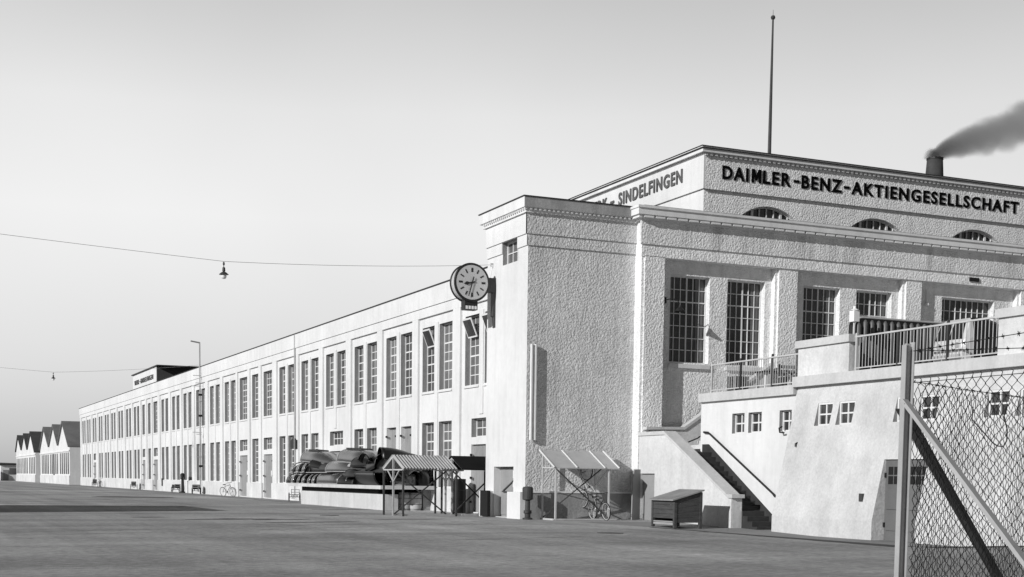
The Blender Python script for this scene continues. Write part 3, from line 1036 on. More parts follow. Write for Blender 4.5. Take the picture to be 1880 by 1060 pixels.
# side of the batter that closes against the plain wall, and the street end
mbw.add([(xb(-.4), YC, -.4), (xb(.38), YC, .38), (xb(4.75), YC, 4.75), (28.1, YC, 4.75), (28.1, YC, -.4)], [(0, 1, 2, 3, 4)])
mbw.add([(xb(-.4), YE, -.4), (xb(.38), YE, .38), (xb(4.75), YE, 4.75), (60, YE, 4.75), (60, YE, -.4)], [(0, 1, 2, 3, 4)])
m.build('wall', 'plaster', ter)
mbw.build('battered_wall', 'batter', ter)
MB().box(XV + .02, 60, YC, YS - .01, 4.5, 4.78).box(XV + .02, 60, YE + .01, YC - .002, 4.72, 4.99).build('floor_slab', 'concrete', ter)
m = MB()
m.box(XV - .14, XV + .35, YC + .1, YS + .02, 4.48, 4.80)
m.box(XV - .20, XV + .45, YE, YC + .10, 4.71, 5.05)
m.build('ledge', 'concrete', ter)
for a, b, c in ((35.72, 38.42, 6.0), (24.0, 29.24, 6.08)):
    m = MB().box(XV - .04, XV + .38, a, b, 5.05, c)
    p = m.build('pier', 'oldplaster', ter)
    MB().box(XV - .13, XV + .47, a - .08, b + .06, c, c + .24).build('pier_cap', 'concrete', p)
for a, b in vwin:
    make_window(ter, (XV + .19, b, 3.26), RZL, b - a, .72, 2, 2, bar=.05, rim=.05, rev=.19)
for a, b in bwin:
    make_window(ter, (27.73, b, 3.37), RZL, b - a, .75, 2, 2, bar=.05, rim=.06)
# double door sunk in the batter
xd = 27.33
m = MB()
m.box(xd, xd + .08, DY0, DY0 + .96, -.36, DZ - .02)
m.box(xd, xd + .08, DY0 + .98, DY1, -.36, DZ - .02)
for y0 in (DY0, DY0 + .98):
    m.box(xd - .03, xd + .003, y0 + .08, y0 + .86, .10, .62)
    m.box(xd - .03, xd + .003, y0 + .08, y0 + .86, .74, 1.35)
d = m.build('door', mat('dark_grey_panelled_door', .13, rough=.7, var=.15, vs=.8, streak=.15), ter)
for y0 in (DY0, DY0 + .98):
    m = MB()
    for k in range(3):
        for j in range(2):
            m.box(xd - .012, xd - .006, y0 + .10 + k * .255, y0 + .31 + k * .255, 1.50 + j * .28, 1.74 + j * .28)
    m.build('door_pane', 'holeshade', d)
MB().box(xd - .012, xd - .004, DY0 + 1.08, DY0 + 1.36, 1.16, 1.42).build('notice', 'white', d)
MB().box(xd - .05, xd - .004, DY1 - .05, DY1, .2, .34).box(xd - .05, xd - .004, DY1 - .05, DY1, 1.7, 1.84).build('hinge', 'black', d)
MB().box(26.95, 27.06, 33.82, 33.98, .96, 1.20).build('wall_box', 'darksteel', ter)
MB().tube([(27.78, 39.25, 3.42), (27.62, 39.2, 3.36), (27.58, 39.1, 3.22), (27.66, 38.95, 3.2)], .03).build('bracket', 'black', ter)
MB().tube([(27.46, 37.82, 2.86), (27.32, 37.82, 2.80), (27.32, 37.82, 2.7)], .03).build('bracket', 'black', ter)

# ================================================================ OUTSIDE STAIRS
st = thing('outside_stairs', 'white walled outside stairs climbing beside the terrace block to the hall', 'stairs', (27, 42, 0))
XP0, XP1 = 26.42, 26.86
prof = [(YH - .02, -.3), (YH - .02, 3.25), (44.78, 3.25), (40.36, .95), (40.20, .95), (40.20, -.3)]
m = MB()
grid_wall(m, lambda u, v, d: (XP0 + d, u, v), 45.5, 46.62, -.3, 1.80, [(45.52, 46.6, -.1, 1.79, .16)])
m.add([(XP0, 46.62, -.3), (XP0, YH - .02, -.3), (XP0, YH - .02, 3.25), (XP0, 46.62, 3.25)], [(0, 1, 2, 3)])
m.add([(XP0, 45.5, 1.8), (XP0, 46.62, 1.8), (XP0, 46.62, 3.25), (XP0, 45.5, 3.25)], [(0, 1, 2, 3)])
m.add([(XP0, 45.5, -.3), (XP0, 45.5, 3.25), (XP0, 44.78, 3.25), (XP0, 40.36, .95), (XP0, 40.20, .95), (XP0, 40.20, -.3)], [(0, 1, 2, 3, 4, 5)])
m.add([(XP1, p[0], p[1]) for p in prof], [(0, 1, 2, 3, 4, 5)])
m.add([(XP0, 40.2, -.3), (XP1, 40.2, -.3), (XP1, 40.2, .95), (XP0, 40.2, .95)], [(0, 1, 2, 3)])
m.build('parapet', 'oldplaster', st)
m = MB()
cap = [(YH - .01, 3.25), (44.78, 3.25), (40.36, .95), (40.10, .95), (40.10, 1.08), (40.42, 1.08), (44.83, 3.39), (YH - .01, 3.39)]
m.prism([(XP0 - .05, a, b) for a, b in cap], (XP1 - XP0 + .09, 0, 0))
m.build('parapet_cap', 'concrete', st)
MB().box(XP0 + .10, XP0 + .15, 45.53, 46.59, -.1, 1.78).build('door', 'doorgrey', st)
MB().prism([(26.42, 46.60, -.03), (26.42, 46.60, 1.95), (26.10, 46.50, 1.95), (26.02, 46.48, 1.6), (26.0, 46.47, -.03)], (-.02, .05, 0)).build('door_leaf', 'doorgrey', st)
M['steps'] = mat('shade_dark_steps', .035, var=.3, vs=2)  # shade on the stairs put into the step colour
nosing = lambda k: -.20 + (k + 1) * 2.80 / 16
m = MB()
prof_s = [(39.25, -.3)]
for k in range(16):
    y0 = 39.25 + k * .292
    prof_s += [(y0, nosing(k)), (y0 + .292, nosing(k))]
prof_s += [(44.4, nosing(15)), (44.4, -.3)]
m.prism([(XP1 - .003, a, b) for a, b in prof_s], (XV + .03 - XP1, 0, 0))
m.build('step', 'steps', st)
MB().prism([(XV - .05, 39.25, -.3), (XV - .05, 39.25, .12), (XV - .05, 43.9, .12 + 4.65 * .5993), (XV - .05, 44.3, .12 + 4.65 * .5993), (XV - .05, 44.3, 2.2)], (.046, 0, 0)).build('shadow_band', 'steps', st)  # dark plate painting the shadow line along the wall by the steps
m = MB().box(XP1 - .002, 28.35, 44.4, YH - .02, 1.9, 2.60)
for k in range(13):
    m.box(28.35 + k * .28, 32.4, YS + .02, YH - .30, 2.60 + k * .17, 2.60 + (k + 1) * .17)
m.build('landing', 'concrete', st)
m = MB()
m.prism([(XP1, YH - .30, 2.0), (32.4, YH - .30, 2.0), (32.4, YH - .30, 6.2), (28.27, YH - .30, 3.52), (XP1, YH - .30, 3.48)], (0, .22, 0))
m.build('back_parapet', 'oldplaster', st)
m = MB()
m.prism([(XP1 - .3, YH - .36, 3.49), (28.27, YH - .36, 3.53), (32.4, YH - .36, 6.21), (32.4, YH - .36, 6.33), (28.25, YH - .36, 3.64), (XP1 - .3, YH - .36, 3.60)], (0, .33, 0))
m.build('back_parapet_cap', 'concrete', st)
m = MB().tube([(27.78, 44.2, 3.34), (27.68, 44.1, 3.36), (27.68, 43.8, 3.34), (27.68, 39.55, 1.12), (27.68, 39.42, 1.02), (27.78, 39.40, 1.0)], .035, 8)
for y0 in (43.3, 41.6, 40.1):
    zz = 1.12 + (y0 - 39.55) * (3.34 - 1.12) / (43.8 - 39.55)
    m.tube([(27.68, y0, zz), (27.80, y0, zz - .08)], .018)
m.build('handrail', 'black', st)
MB().tube([(28.4, YH - .45, 3.05), (28.8, YH - .45, 3.2), (30.4, YH - .45, 4.2)], .03).build('handrail', 'black', st)

# ================================================================ RAILINGS
def railing(y0, y1, z0, z1, posts, label, xx=27.96, step=.145):
    t_ = thing('railing', label, 'railing', (xx, (y0 + y1) / 2, z0))
    MB().box(xx - .035, xx + .035, y0, y1, z1 - .05, z1).build('top_rail', 'rail', t_)
    MB().box(xx - .02, xx + .02, y0, y1, z0 + .10, z0 + .135).build('bottom_rail', 'rail', t_)
    for p in posts:
        MB().box(xx - .032, xx + .032, p - .032, p + .032, z0 - .02, z1 + .09).build('post', 'darksteel' if p != posts[0] else 'rail', t_)
    m = MB()
    n_ = int((y1 - y0) / step)
    for k in range(n_):
        y = y0 + (y1 - y0) * (k + .5) / n_
        m.box(xx - .009, xx + .009, y - .009, y + .009, z0 + .135, z1 - .05)
    m.build('baluster_panel', 'rail', t_)
    m = MB()
    for k in range(4):
        y = y0 + (y1 - y0) * (k + .5) / 4
        m.box(xx - .01, xx + .01, y - .01, y + .01, z0 - .01, z0 + .10)
    m.build('foot', 'rail', t_)
    return t_
railing(38.46, 44.12, 4.80, 5.88, [44.06, 42.15, 40.18], 'pale steel railing with thin uprights above the stairs')
railing(29.28, 35.66, 5.05, 6.18, [35.6, 33.62, 31.45], 'pale steel railing between two white piers in front of the parked car')

# ================================================================ THINGS ON THE TERRACE
# ribbed dark container
rc = thing('ribbed_screen', 'dark ribbed metal screen with rounded top corner behind the railing', 'screen', (31, 37.1, 5.0))
x0, x1, y0, y1, zb, zt = 28.9, 33.6, 37.0, 37.25, 5.06, 6.98
def rr_(k): return .32
pr = [(x0, zb), (x0, zt - .34)] + [(x0 + .34 - .34 * cos(a), zt - .34 + .34 * sin(a)) for a in [pi / 2 * q / 6 for q in range(1, 7)]] + [(x1, zt), (x1, zb)]
MB().prism([(a, y0, b) for a, b in pr], (0, y1 - y0, 0)).build('body', 'cardark', rc)
m = MB()
for k in range(17):
    xx = x0 + .12 + k * .275
    zt_ = zt - .16 if k == 0 else zt - .06
    m.lathe([(.02, zb + .1), (.085, zb + .14), (.085, zt_ - .10), (.05, zt_ - .03), (.01, zt_)], 8, (xx + .08, y0 - .012, 0))
m.build('rib', mat('grey_ribbed_steel', .11, rough=.4, var=.2), rc, smooth=True)
m = MB()
m.tube([(a, y0 - .03, b) for a, b in pr[:-1]], .035, 6)
m.build('edge_rim', 'rail', rc)

# parked car
car = thing('parked_car', 'small car with pale nose and dark flank parked on the terrace behind the railing', 'car', (31.2, 33.0, 5.0))
def car_section(x, zlo, zhi, hw, tumble, yc=33.02):
    return [(x, yc - hw, zlo), (x, yc - hw, zlo + (zhi - zlo) * .55), (x, yc - hw * tumble, zhi - .10), (x, yc - hw * tumble * .8, zhi), (x, yc + hw * tumble * .8, zhi), (x, yc + hw * tumble, zhi - .10), (x, yc + hw, zlo + (zhi - zlo) * .55), (x, yc + hw, zlo)]
secs = [(29.42, 5.32, 6.02, .62, .94), (29.50, 5.28, 6.08, .68, .92), (29.62, 5.26, 6.44, .71, .88), (29.85, 5.25, 6.56, .72, .86), (30.3, 5.25, 6.58, .73, .86), (30.8, 5.25, 6.46, .74, .85), (31.3, 5.25, 6.15, .75, .88), (32.2, 5.25, 5.98, .74, .9), (32.9, 5.28, 5.85, .70, .9), (33.1, 5.36, 5.70, .6, .9)]
m = MB()
n = 8
for s_ in secs:
    m.v += car_section(*s_)
for i in range(1, len(secs) - 1):
    for k in range(n):
        m.f.append((i * n + k, i * n + (k + 1) % n, i * n + n + (k + 1) % n, i * n + n + k))
m.f.append(tuple(range(len(secs) * n - n, len(secs) * n)))
m.f.append(tuple(range(n, 2 * n)))
m.build('body', 'cardark', car)
m = MB()
m.v += car_section(29.36, 5.34, 5.84, .62, .95) + car_section(29.44, 5.27, 6.00, .70, .94) + car_section(29.60, 5.25, 6.46, .725, .885) + car_section(29.72, 5.245, 6.54, .735, .87)
for i in range(3):
    for k in range(n):
        m.f.append((i * n + k, i * n + (k + 1) % n, i * n + n + (k + 1) % n, i * n + n + k))
m.f.append(tuple(range(n)))
m.build('nose_panel', 'carpale', car)
m = MB()
for a, b in ((32.47, 32.97), (33.05, 33.55)):
    m.prism([(29.378, a - .02, 5.90), (29.378, b + .02, 5.90), (29.562, b - .03, 6.40), (29.562, a + .03, 6.40)], (-.03, 0, .010))
m.build('windscreen', 'holeshade', car)
for yy_ in (32.40, 33.5):
    for xx in (29.95, 32.4):
        MB().lathe([(.18, 0), (.30, .02), (.31, .06), (.31, .12), (.30, .15)], 18, (xx, yy_, 5.31), 'y').build('wheel', 'rubber', car)
MB().box(29.28, 29.36, 32.45, 33.6, 5.34, 5.44).build('bumper', 'steel', car)
MB().lathe([(.09, 0), (.1, .04), (.06, .06)], 12, (29.34, 32.62, 5.72), 'x').build('headlight', 'steel', car)
MB().lathe([(.09, 0), (.1, .04), (.06, .06)], 12, (29.34, 33.42, 5.72), 'x').build('headlight', 'steel', car)

# lantern on a bracket above the pier
ln = thing('lantern', 'small white box lantern on a post by the pier', 'lantern', (28.5, 36.45, 5.0))
MB().tube([(28.5, 36.45, 5.0), (28.5, 36.45, 6.72)], .035).build('post', 'rail', ln)
MB().box(28.39, 28.61, 36.33, 36.57, 6.74, 7.10).build('lamp_box', 'white', ln)
MB().lathe([(.16, 0), (.05, .07), (.05, .14), (.0, .15)], 8, (28.5, 36.45, 7.10)).build('lamp_cap', 'white', ln)

# garden table, bench and crates behind the first railing
tb = thing('table', 'dark topped table standing behind the left railing', 'table', (29.3, 42.2, 4.78))
MB().box(28.85, 30.2, 41.9, 42.6, 5.50, 5.56).build('table_top', 'black', tb)
for xx in (28.95, 30.1):
    for yy_ in (42.0, 42.5):
        MB().box(xx - .04, xx + .04, yy_ - .04, yy_ + .04, 4.78, 5.50).build('leg', 'white' if xx < 29 else 'darksteel', tb)
bn = thing('bench', 'slatted bench beside the table on the terrace', 'bench', (28.9, 40.4, 4.78))
for k in range(3):
    MB().box(28.5, 29.7, 40.2 + k * .14, 40.32 + k * .14, 5.20, 5.24).build('seat_slat', 'palewood', bn)
for k in range(2):
    MB().box(28.5, 29.7, 40.62, 40.65, 5.38 + k * .16, 5.49 + k * .16).build('back_slat', 'palewood', bn)
for xx in (28.58, 29.6):
    MB().box(xx - .03, xx + .03, 40.2, 40.66, 4.78, 5.20).box(xx - .03, xx + .03, 40.60, 40.66, 5.2, 5.68).build('leg', 'darksteel', bn)
for i, (xx, yy_, h, lab) in enumerate([(28.55, 43.2, .62, 'tall wooden crate at the left end of the terrace railing'), (28.6, 39.3, .42, 'low wooden crate near the white pier')]):
    cr_ = thing('crate', lab, 'crate', (xx, yy_, 4.78))
    for k in range(4):
        MB().box(xx - .3, xx + .3, yy_ - .25, yy_ + .25, 4.79 + h * k / 4 + .005, 4.79 + h * (k + 1) / 4 - .012).build('board', 'wood', cr_)
    MB().box(xx - .32, xx - .29, yy_ - .27, yy_ - .2, 4.785, 4.79 + h).build('batten', 'palewood', cr_)
    MB().box(xx - .32, xx - .29, yy_ + .2, yy_ + .27, 4.785, 4.79 + h).build('batten', 'palewood', cr_)

# ================================================================ WALL CLOCK
ck = thing('wall_clock', 'big round double faced clock on a bracket at the side of the tower', 'clock', (20.75, 50.4, 9.16))
cx, cy, cz, R_ = 20.72, 50.42, 9.17, .71
MB().lathe([(R_ * .93, -.24), (R_ * .98, -.20), (R_ * .98, .20), (R_ * .93, .24)], 40, (cx, cy, cz), 'y').build('drum', 'rail', ck)
MB().tube([(cx + R_ * cos(a), cy - .23, cz + R_ * sin(a)) for a in [2 * pi * k / 40 for k in range(40)]], .05, 8, True).build('rim', 'black', ck, smooth=True)
MB().tube([(cx + R_ * cos(a), cy + .23, cz + R_ * sin(a)) for a in [2 * pi * k / 40 for k in range(40)]], .04, 8, True).build('rim', 'black', ck, smooth=True)
dl = MB().lathe([(R_ * .94, -.262), (R_ * .94, -.25)], 40, (cx, cy, cz), 'y').build('dial', 'dial', ck)
yf = cy - .266
for k in range(12):
    a = pi / 2 - 2 * pi * k / 12
    p0 = Vector((cx + .40 * cos(a), yf, cz + .40 * sin(a))); p1 = Vector((cx + .56 * cos(a), yf, cz + .56 * sin(a)))
    MB().bar(p0, p1, .075 if k % 3 == 0 else .05, .008, (0, 1, 0)).build('hour_mark', 'black', dl)
def hand(name, ang, ln_, tail, wd_, yo, fat=False):
    a = radians(90 - ang)
    d_ = Vector((cos(a), 0, sin(a))); s_ = Vector((-sin(a), 0, cos(a)))
    o_ = Vector((cx, yo, cz))
    if fat:
        ps = [o_ - d_ * tail - s_ * wd_ / 2, o_ + d_ * ln_ * .35 - s_ * wd_ / 2, o_ + d_ * ln_ * .6 - s_ * wd_ * 1.4, o_ + d_ * ln_, o_ + d_ * ln_ * .6 + s_ * wd_ * 1.4, o_ + d_ * ln_ * .35 + s_ * wd_ / 2, o_ - d_ * tail + s_ * wd_ / 2]
    else:
        ps = [o_ - d_ * tail - s_ * wd_ / 2, o_ + d_ * ln_ - s_ * wd_ / 3, o_ + d_ * ln_ + s_ * wd_ / 3, o_ - d_ * tail + s_ * wd_ / 2]
    MB().prism(ps, (0, -.012, 0)).build(name, 'black', ck)
hand('hour_hand', 259, .36, .14, .05, yf - .012, True)
hand('minute_hand', 196, .56, .22, .05, yf - .03)
MB().box(cx + R_ * .93, 21.80, cy - .13, cy + .13, 8.86, 9.42).build('bracket', 'darksteel', ck)
MB().prism([(21.68, cy - .11, 8.86), (21.80, cy - .11, 8.86), (21.80, cy - .11, 7.5), (21.765, cy - .11, 7.5), (21.74, cy - .11, 7.9), (21.68, cy - .11, 7.95)], (0, .22, 0)).build('dark_taper', 'darksteel', ck)  # dark tapered piece on the wall below the bracket
sb = MB().box(cx - .27, cx + .27, cy - .2, cy + .2, 8.30, 8.50).build('signal_box', 'black', ck)
m = MB().box(cx - .27, cx + .27, cy - .19, cy + .19, 8.12, 8.297)
m.build('signal_panel', 'black', ck)
m = MB()
for k in range(4):
    m.box(cx - .235 + k * .125, cx - .145 + k * .125, cy - .20, cy - .192, 8.145, 8.27)
m.build('signal_light', 'white', sb)

# ================================================================ STREET LAMPS ON WIRES
def lamp(x, y, z, label, k_=.72):
    t_ = thing('hanging_lamp', label, 'street lamp', (x, y, z), 'street lamps hung across the yard on wires')
    sc2 = lambda pr2: [(a * k_, b) for a, b in pr2]
    MB().lathe(sc2([(.03, .34), (.05, .30), (.05, .24), (.02, .22), (.02, .16), (.07, .14), (.08, .02), (.05, 0)]), 10, (x, y, z)).build('socket', 'black', t_)
    MB().lathe(sc2([(.05, 0), (.12, -.03), (.24, -.10), (.24, -.11)]), 16, (x, y, z)).build('lamp_shade', 'darksteel', t_)
    MB().lathe(sc2([(.12, -.10), (.14, -.18), (.10, -.25), (.0, -.27)]), 14, (x, y, z)).build('bulb', 'white', t_, smooth=True)
lamp(10.95, 50, 8.86, 'enamel street lamp hanging on the nearer wire left of the clock')
lamp(11.35, 113, 9.05, 'small street lamp hanging on the farther wire left of the rooftop block')
def cable(name, pts, r, label, segs=14, sag=.15):
    m_ = MB()
    al = []
    for a, b in zip(pts, pts[1:]):
        a, b = Vector(a), Vector(b)
        for k in range(segs):
            q = k / segs
            al.append(a.lerp(b, q) - Vector((0, 0, sag * 4 * q * (1 - q))))
    al.append(Vector(pts[-1]))
    m_.tube(al, r, 5)
    return tag(m_.build(name, 'cable'), label, 'cable')
cable('lamp_cable', [(21.75, 50.6, 9.98), (10.95, 50, 9.22), (-12.2, 51, 10.7)], .008, 'nearer overhead wire running from the tower over the yard', sag=.10)
cable('lamp_cable', [(22.85, 113, 10.5), (11.35, 113, 9.42), (-12.2, 113, 10.9)], .010, 'farther overhead wire running from the ladder mast over the yard', sag=.10)
wb = MB().tube([(21.80, 50.6, 10.02), (21.70, 50.6, 10.02), (21.70, 50.6, 9.9)], .03).build('wire_bracket', 'steel', tw)

# climbing mast at the wing wall
ms = thing('ladder_mast', 'tall thin mast with crossbars and bent top arm against the long wing', 'mast', (22.75, 112.9, 0))
MB().tube([(22.72, 112.9, 0), (22.72, 112.9, 12.3)], .055).build('pole', 'steel', ms)
MB().tube([(22.72, 112.9, 12.27), (22.1, 112.9, 12.36), (22.0, 112.9, 12.38)], .06).build('top_arm', 'steel', ms)
for z, l in ((9.6, .55), (8.75, .75), (5.0, .6), (4.85, .3), (3.0, .35), (7.5, .3), (9.0, .35)):
    MB().box(22.72 - l, 22.72 + .12, 112.86, 112.94, z, z + .05).build('crossbar', 'steel', ms)
for z in (2.2, 6.3, 8.0):
    MB().box(22.72 - .12, 22.9, 112.8, 113.0, z, z + .16).build('insulator', 'black', ms)

# ================================================================ BICYCLES AND CARTS
bike = thing('bicycle', 'dark bicycle leaning at the tower wall under the panelled shelter', 'bicycle', (0, 0, 0), 'bicycles left along the walls')
def wheel(xc):
    m_ = MB()
    m_.tube([(xc + .315 * cos(a), 0, .34 + .315 * sin(a)) for a in [2 * pi * k / 28 for k in range(28)]], .019, 6, True)
    for k in range(14):
        a = 2 * pi * k / 14
        m_.tube([(xc, .02 * (-1) ** k, .34), (xc + .31 * cos(a), 0, .34 + .31 * sin(a))], .003, 3)
    m_.lathe([(.025, -.04), (.025, .04)], 8, (xc, 0, .34), 'y')
    w_ = m_.build('wheel', 'rim', bike)
    MB().tube([(xc + .335 * cos(a), 0, .34 + .335 * sin(a)) for a in [2 * pi * k / 28 for k in range(28)]], .022, 6, True).build('tyre', 'rubber', w_)
wheel(.55); wheel(-.55)
m = MB()
m.tube([(-.55, 0, .34), (-.10, 0, .30), (-.22, 0, .82), (-.55, 0, .34)], .014)
m.tube([(-.10, 0, .30), (.36, 0, .78)], .016); m.tube([(-.20, 0, .75), (.35, 0, .86)], .016)
m.tube([(.33, 0, .95), (.38, 0, .70), (.55, 0, .34)], .016)
m.build('frame', 'black', bike)
MB().tube([(.20, .27, 1.0), (.30, .25, 1.04), (.33, 0, 1.02), (.30, -.25, 1.04), (.20, -.27, 1.0)], .014).build('handlebar', 'black', bike)
MB().add([(-.36, -.09, .90), (-.36, .09, .90), (-.10, .02, .90), (-.10, -.02, .90), (-.36, -.07, .84), (-.36, .07, .84), (-.10, .02, .87), (-.10, -.02, .87)],
         [(0, 1, 2, 3), (4, 7, 6, 5), (0, 4, 5, 1), (1, 5, 6, 2), (2, 6, 7, 3), (3, 7, 4, 0)]).build('saddle', 'black', bike)
MB().tube([(-.22, 0, .82), (-.235, 0, .88)], .012).build('seat_post', 'steel', bike)
MB().lathe([(.09, -.01), (.09, .01)], 14, (-.10, .04, .30), 'y').build('chainring', 'steel', bike)
MB().tube([(-.10, .06, .30), (-.03, .06, .15)], .012).box(-.07, .01, .05, .13, .14, .16).build('pedal', 'black', bike)
bike.location = (24.42, 46.15, 0); bike.rotation_euler = (radians(5), 0, radians(-90))
dup(bike, (24.30, 46.75, 1.25), radians(-75), 'dark bicycle hung by the shelter roof above another bicycle').rotation_euler = (0, radians(-78), radians(-78))
dup(bike, (22.45, 101.3, 0), radians(-70), 'lone bicycle leaning on the wing wall left of the twin grey doors').rotation_euler = (radians(10), 0, radians(-62))
dup(bike, (22.3, 170.6, 0), radians(-80), 'far bicycle leaning on the wing wall beside a loaded handcart')
def handcart(x, y, rz, label, load):
    t_ = thing('handcart', label, 'handcart', (0, 0, 0), 'handcarts left along the wing')
    for s_ in (-.42, .42):
        w_ = MB().tube([(.33 * cos(a), s_, .35 + .33 * sin(a)) for a in [2 * pi * k / 20 for k in range(20)]], .03, 6, True)
        for k in range(8):
            a = 2 * pi * k / 8
            w_.tube([(0, s_, .35), (.32 * cos(a), s_, .35 + .32 * sin(a))], .014, 4)
        w_.build('wheel', 'black', t_)
    m_ = MB()
    for k in range(4):
        m_.box(-.75, .75, -.35 + k * .18, -.19 + k * .18, .50, .54)
    m_.build('tray', 'wood', t_)
    MB().bar((-.75, -.3, .5), (-.75, -.3, .95), .05).bar((-.75, .3, .5), (-.75, .3, .95), .05).bar((-.75, -.33, .93), (-.75, .33, .93), .05).bar((-.75, -.33, .72), (-.75, .33, .72), .05).build('end_rail', 'palewood', t_)
    MB().tube([(.75, 0, .5), (1.3, 0, .25), (1.4, 0, .22)], .025).bar((1.4, -.15, .22), (1.4, .15, .22), .03).build('draw_bar', 'darksteel', t_)
    MB().bar((0, -.42, .35), (0, .42, .35), .05).bar((0, -.2, .35), (0, -.2, .5), .06).bar((0, .2, .35), (0, .2, .5), .06).build('axle', 'darksteel', t_)
    if load:
        MB().box(-.6, .5, -.3, .3, .545, .545 + load).build('load_board', 'black', t_)
    t_.location = (x, y, 0); t_.rotation_euler = (0, 0, rz); t_.scale = (.78, .78, .78)
handcart(22.2, 81.9, radians(80), 'slatted handcart standing by the wall left of the loading dock', 0)
handcart(22.2, 121.0, radians(95), 'loaded handcart beside an upright pump left of the ladder mast', .35)
handcart(22.2, 112.0, radians(70), 'dark handcart parked at the foot of the ladder mast', .45)
handcart(22.2, 144.2, radians(80), 'small dark handcart standing alone left of two far doors', .5)
handcart(22.2, 174.5, radians(80), 'farthest handcart piled with dark boxes near the wing end', .6)
pp = thing('hand_pump', 'slim black upright hand pump at the wing wall', 'pump', (22.4, 118.9, 0))
MB().lathe([(.22, 0), (.22, .1), (.14, .15), (.12, 1.15), (.2, 1.2), (.2, 1.6), (.1, 1.7)], 12, (22.4, 118.9, 0)).build('body', 'black', pp)
MB().tube([(22.4, 118.9, 1.5), (22.4, 118.4, 1.3), (22.4, 118.35, .9)], .03).build('handle', 'black', pp)

# ================================================================ STANDPIPE AND WOODEN BIN
sp_ = thing('standpipe', 'short black standpipe with wide drum head at the tower corner', 'standpipe', (21.66, 46.75, 0))
MB().lathe([(.19, 0), (.19, .06), (.11, .08), (.11, .22), (.15, .24), (.15, .34), (.10, .36), (.09, .74)], 16, (21.66, 46.75, 0)).build('pipe', 'darksteel', sp_)
MB().lathe([(.12, .72), (.20, .76), (.205, 1.18), (.17, 1.23), (.0, 1.25)], 18, (21.66, 46.75, 0)).build('drum_head', 'darksteel', sp_)
MB().lathe([(.06, 0), (.06, .1)], 10, (21.66, 46.5, .28), 'y').build('valve', 'black', sp_)

bn_ = thing('wooden_bin', 'dark wooden grit bin with sloping plank lid in front of the stairs', 'bin', (24.5, 40.6, -.06))
bx0, bx1, by0, by1, bz = 23.97, 25.03, 39.9, 41.42, -.09
def plank_face(m_, a, b, zlo, zhi_a, zhi_b, n_, off):
    for k in range(n_):
        za0, za1 = zlo + (zhi_a - zlo) * k / n_ + .004, zlo + (zhi_a - zlo) * (k + 1) / n_ - .004
        zb0, zb1 = zlo + (zhi_b - zlo) * k / n_ + .004, zlo + (zhi_b - zlo) * (k + 1) / n_ - .004
        m_.prism([(a[0], a[1], za0), (b[0], b[1], zb0), (b[0], b[1], zb1), (a[0], a[1], za1)], off)
m = MB()
plank_face(m, (bx0, by0), (bx1, by0), .10, .86, 1.16, 5, (0, .04, 0))
plank_face(m, (bx0, by1), (bx1, by1), .10, .86, 1.16, 5, (0, -.04, 0))
plank_face(m, (bx0, by0 + .042), (bx0, by1 - .042), .24, .86, .86, 4, (.04, 0, 0))
plank_face(m, (bx1, by0 + .042), (bx1, by1 - .042), .10, 1.16, 1.16, 5, (-.04, 0, 0))
m.build('box', 'wood', bn_)
MB().box(bx0 + .05, bx1 - .05, by0 + .05, by1 - .05, .11, .14).build('floor_board', 'wood', bn_)
m = MB()
for k in range(5):
    a0, a1 = by0 - .08 + (by1 - by0 + .16) * k / 5 + .004, by0 - .08 + (by1 - by0 + .16) * (k + 1) / 5 - .004
    m.prism([(bx0 - .12, a0, .845), (bx1 + .06, a0, 1.19), (bx1 + .06, a0, 1.235), (bx0 - .12, a0, .89)], (0, a1 - a0, 0))
m.build('lid', mat('grey_bleached_wood', .24, var=.25, vs=1.5, bump=.4), bn_)
for xx in (bx0 - .02, bx1 - .08):
    for yy_ in (by0 - .02, by1 - .08):
        MB().box(xx, xx + .10, yy_, yy_ + .10, bz - .02, .84 if xx < bx0 + .1 else 1.14).build('leg', 'wood', bn_)
MB().box(bx0, bx0 + .06, by0 + .1, by1 - .1, .03, .10).box(bx0 - .01, bx0 + .3, by0 + .12, by1 - .12, .12, .15).build('foot_board', 'palewood', bn_)

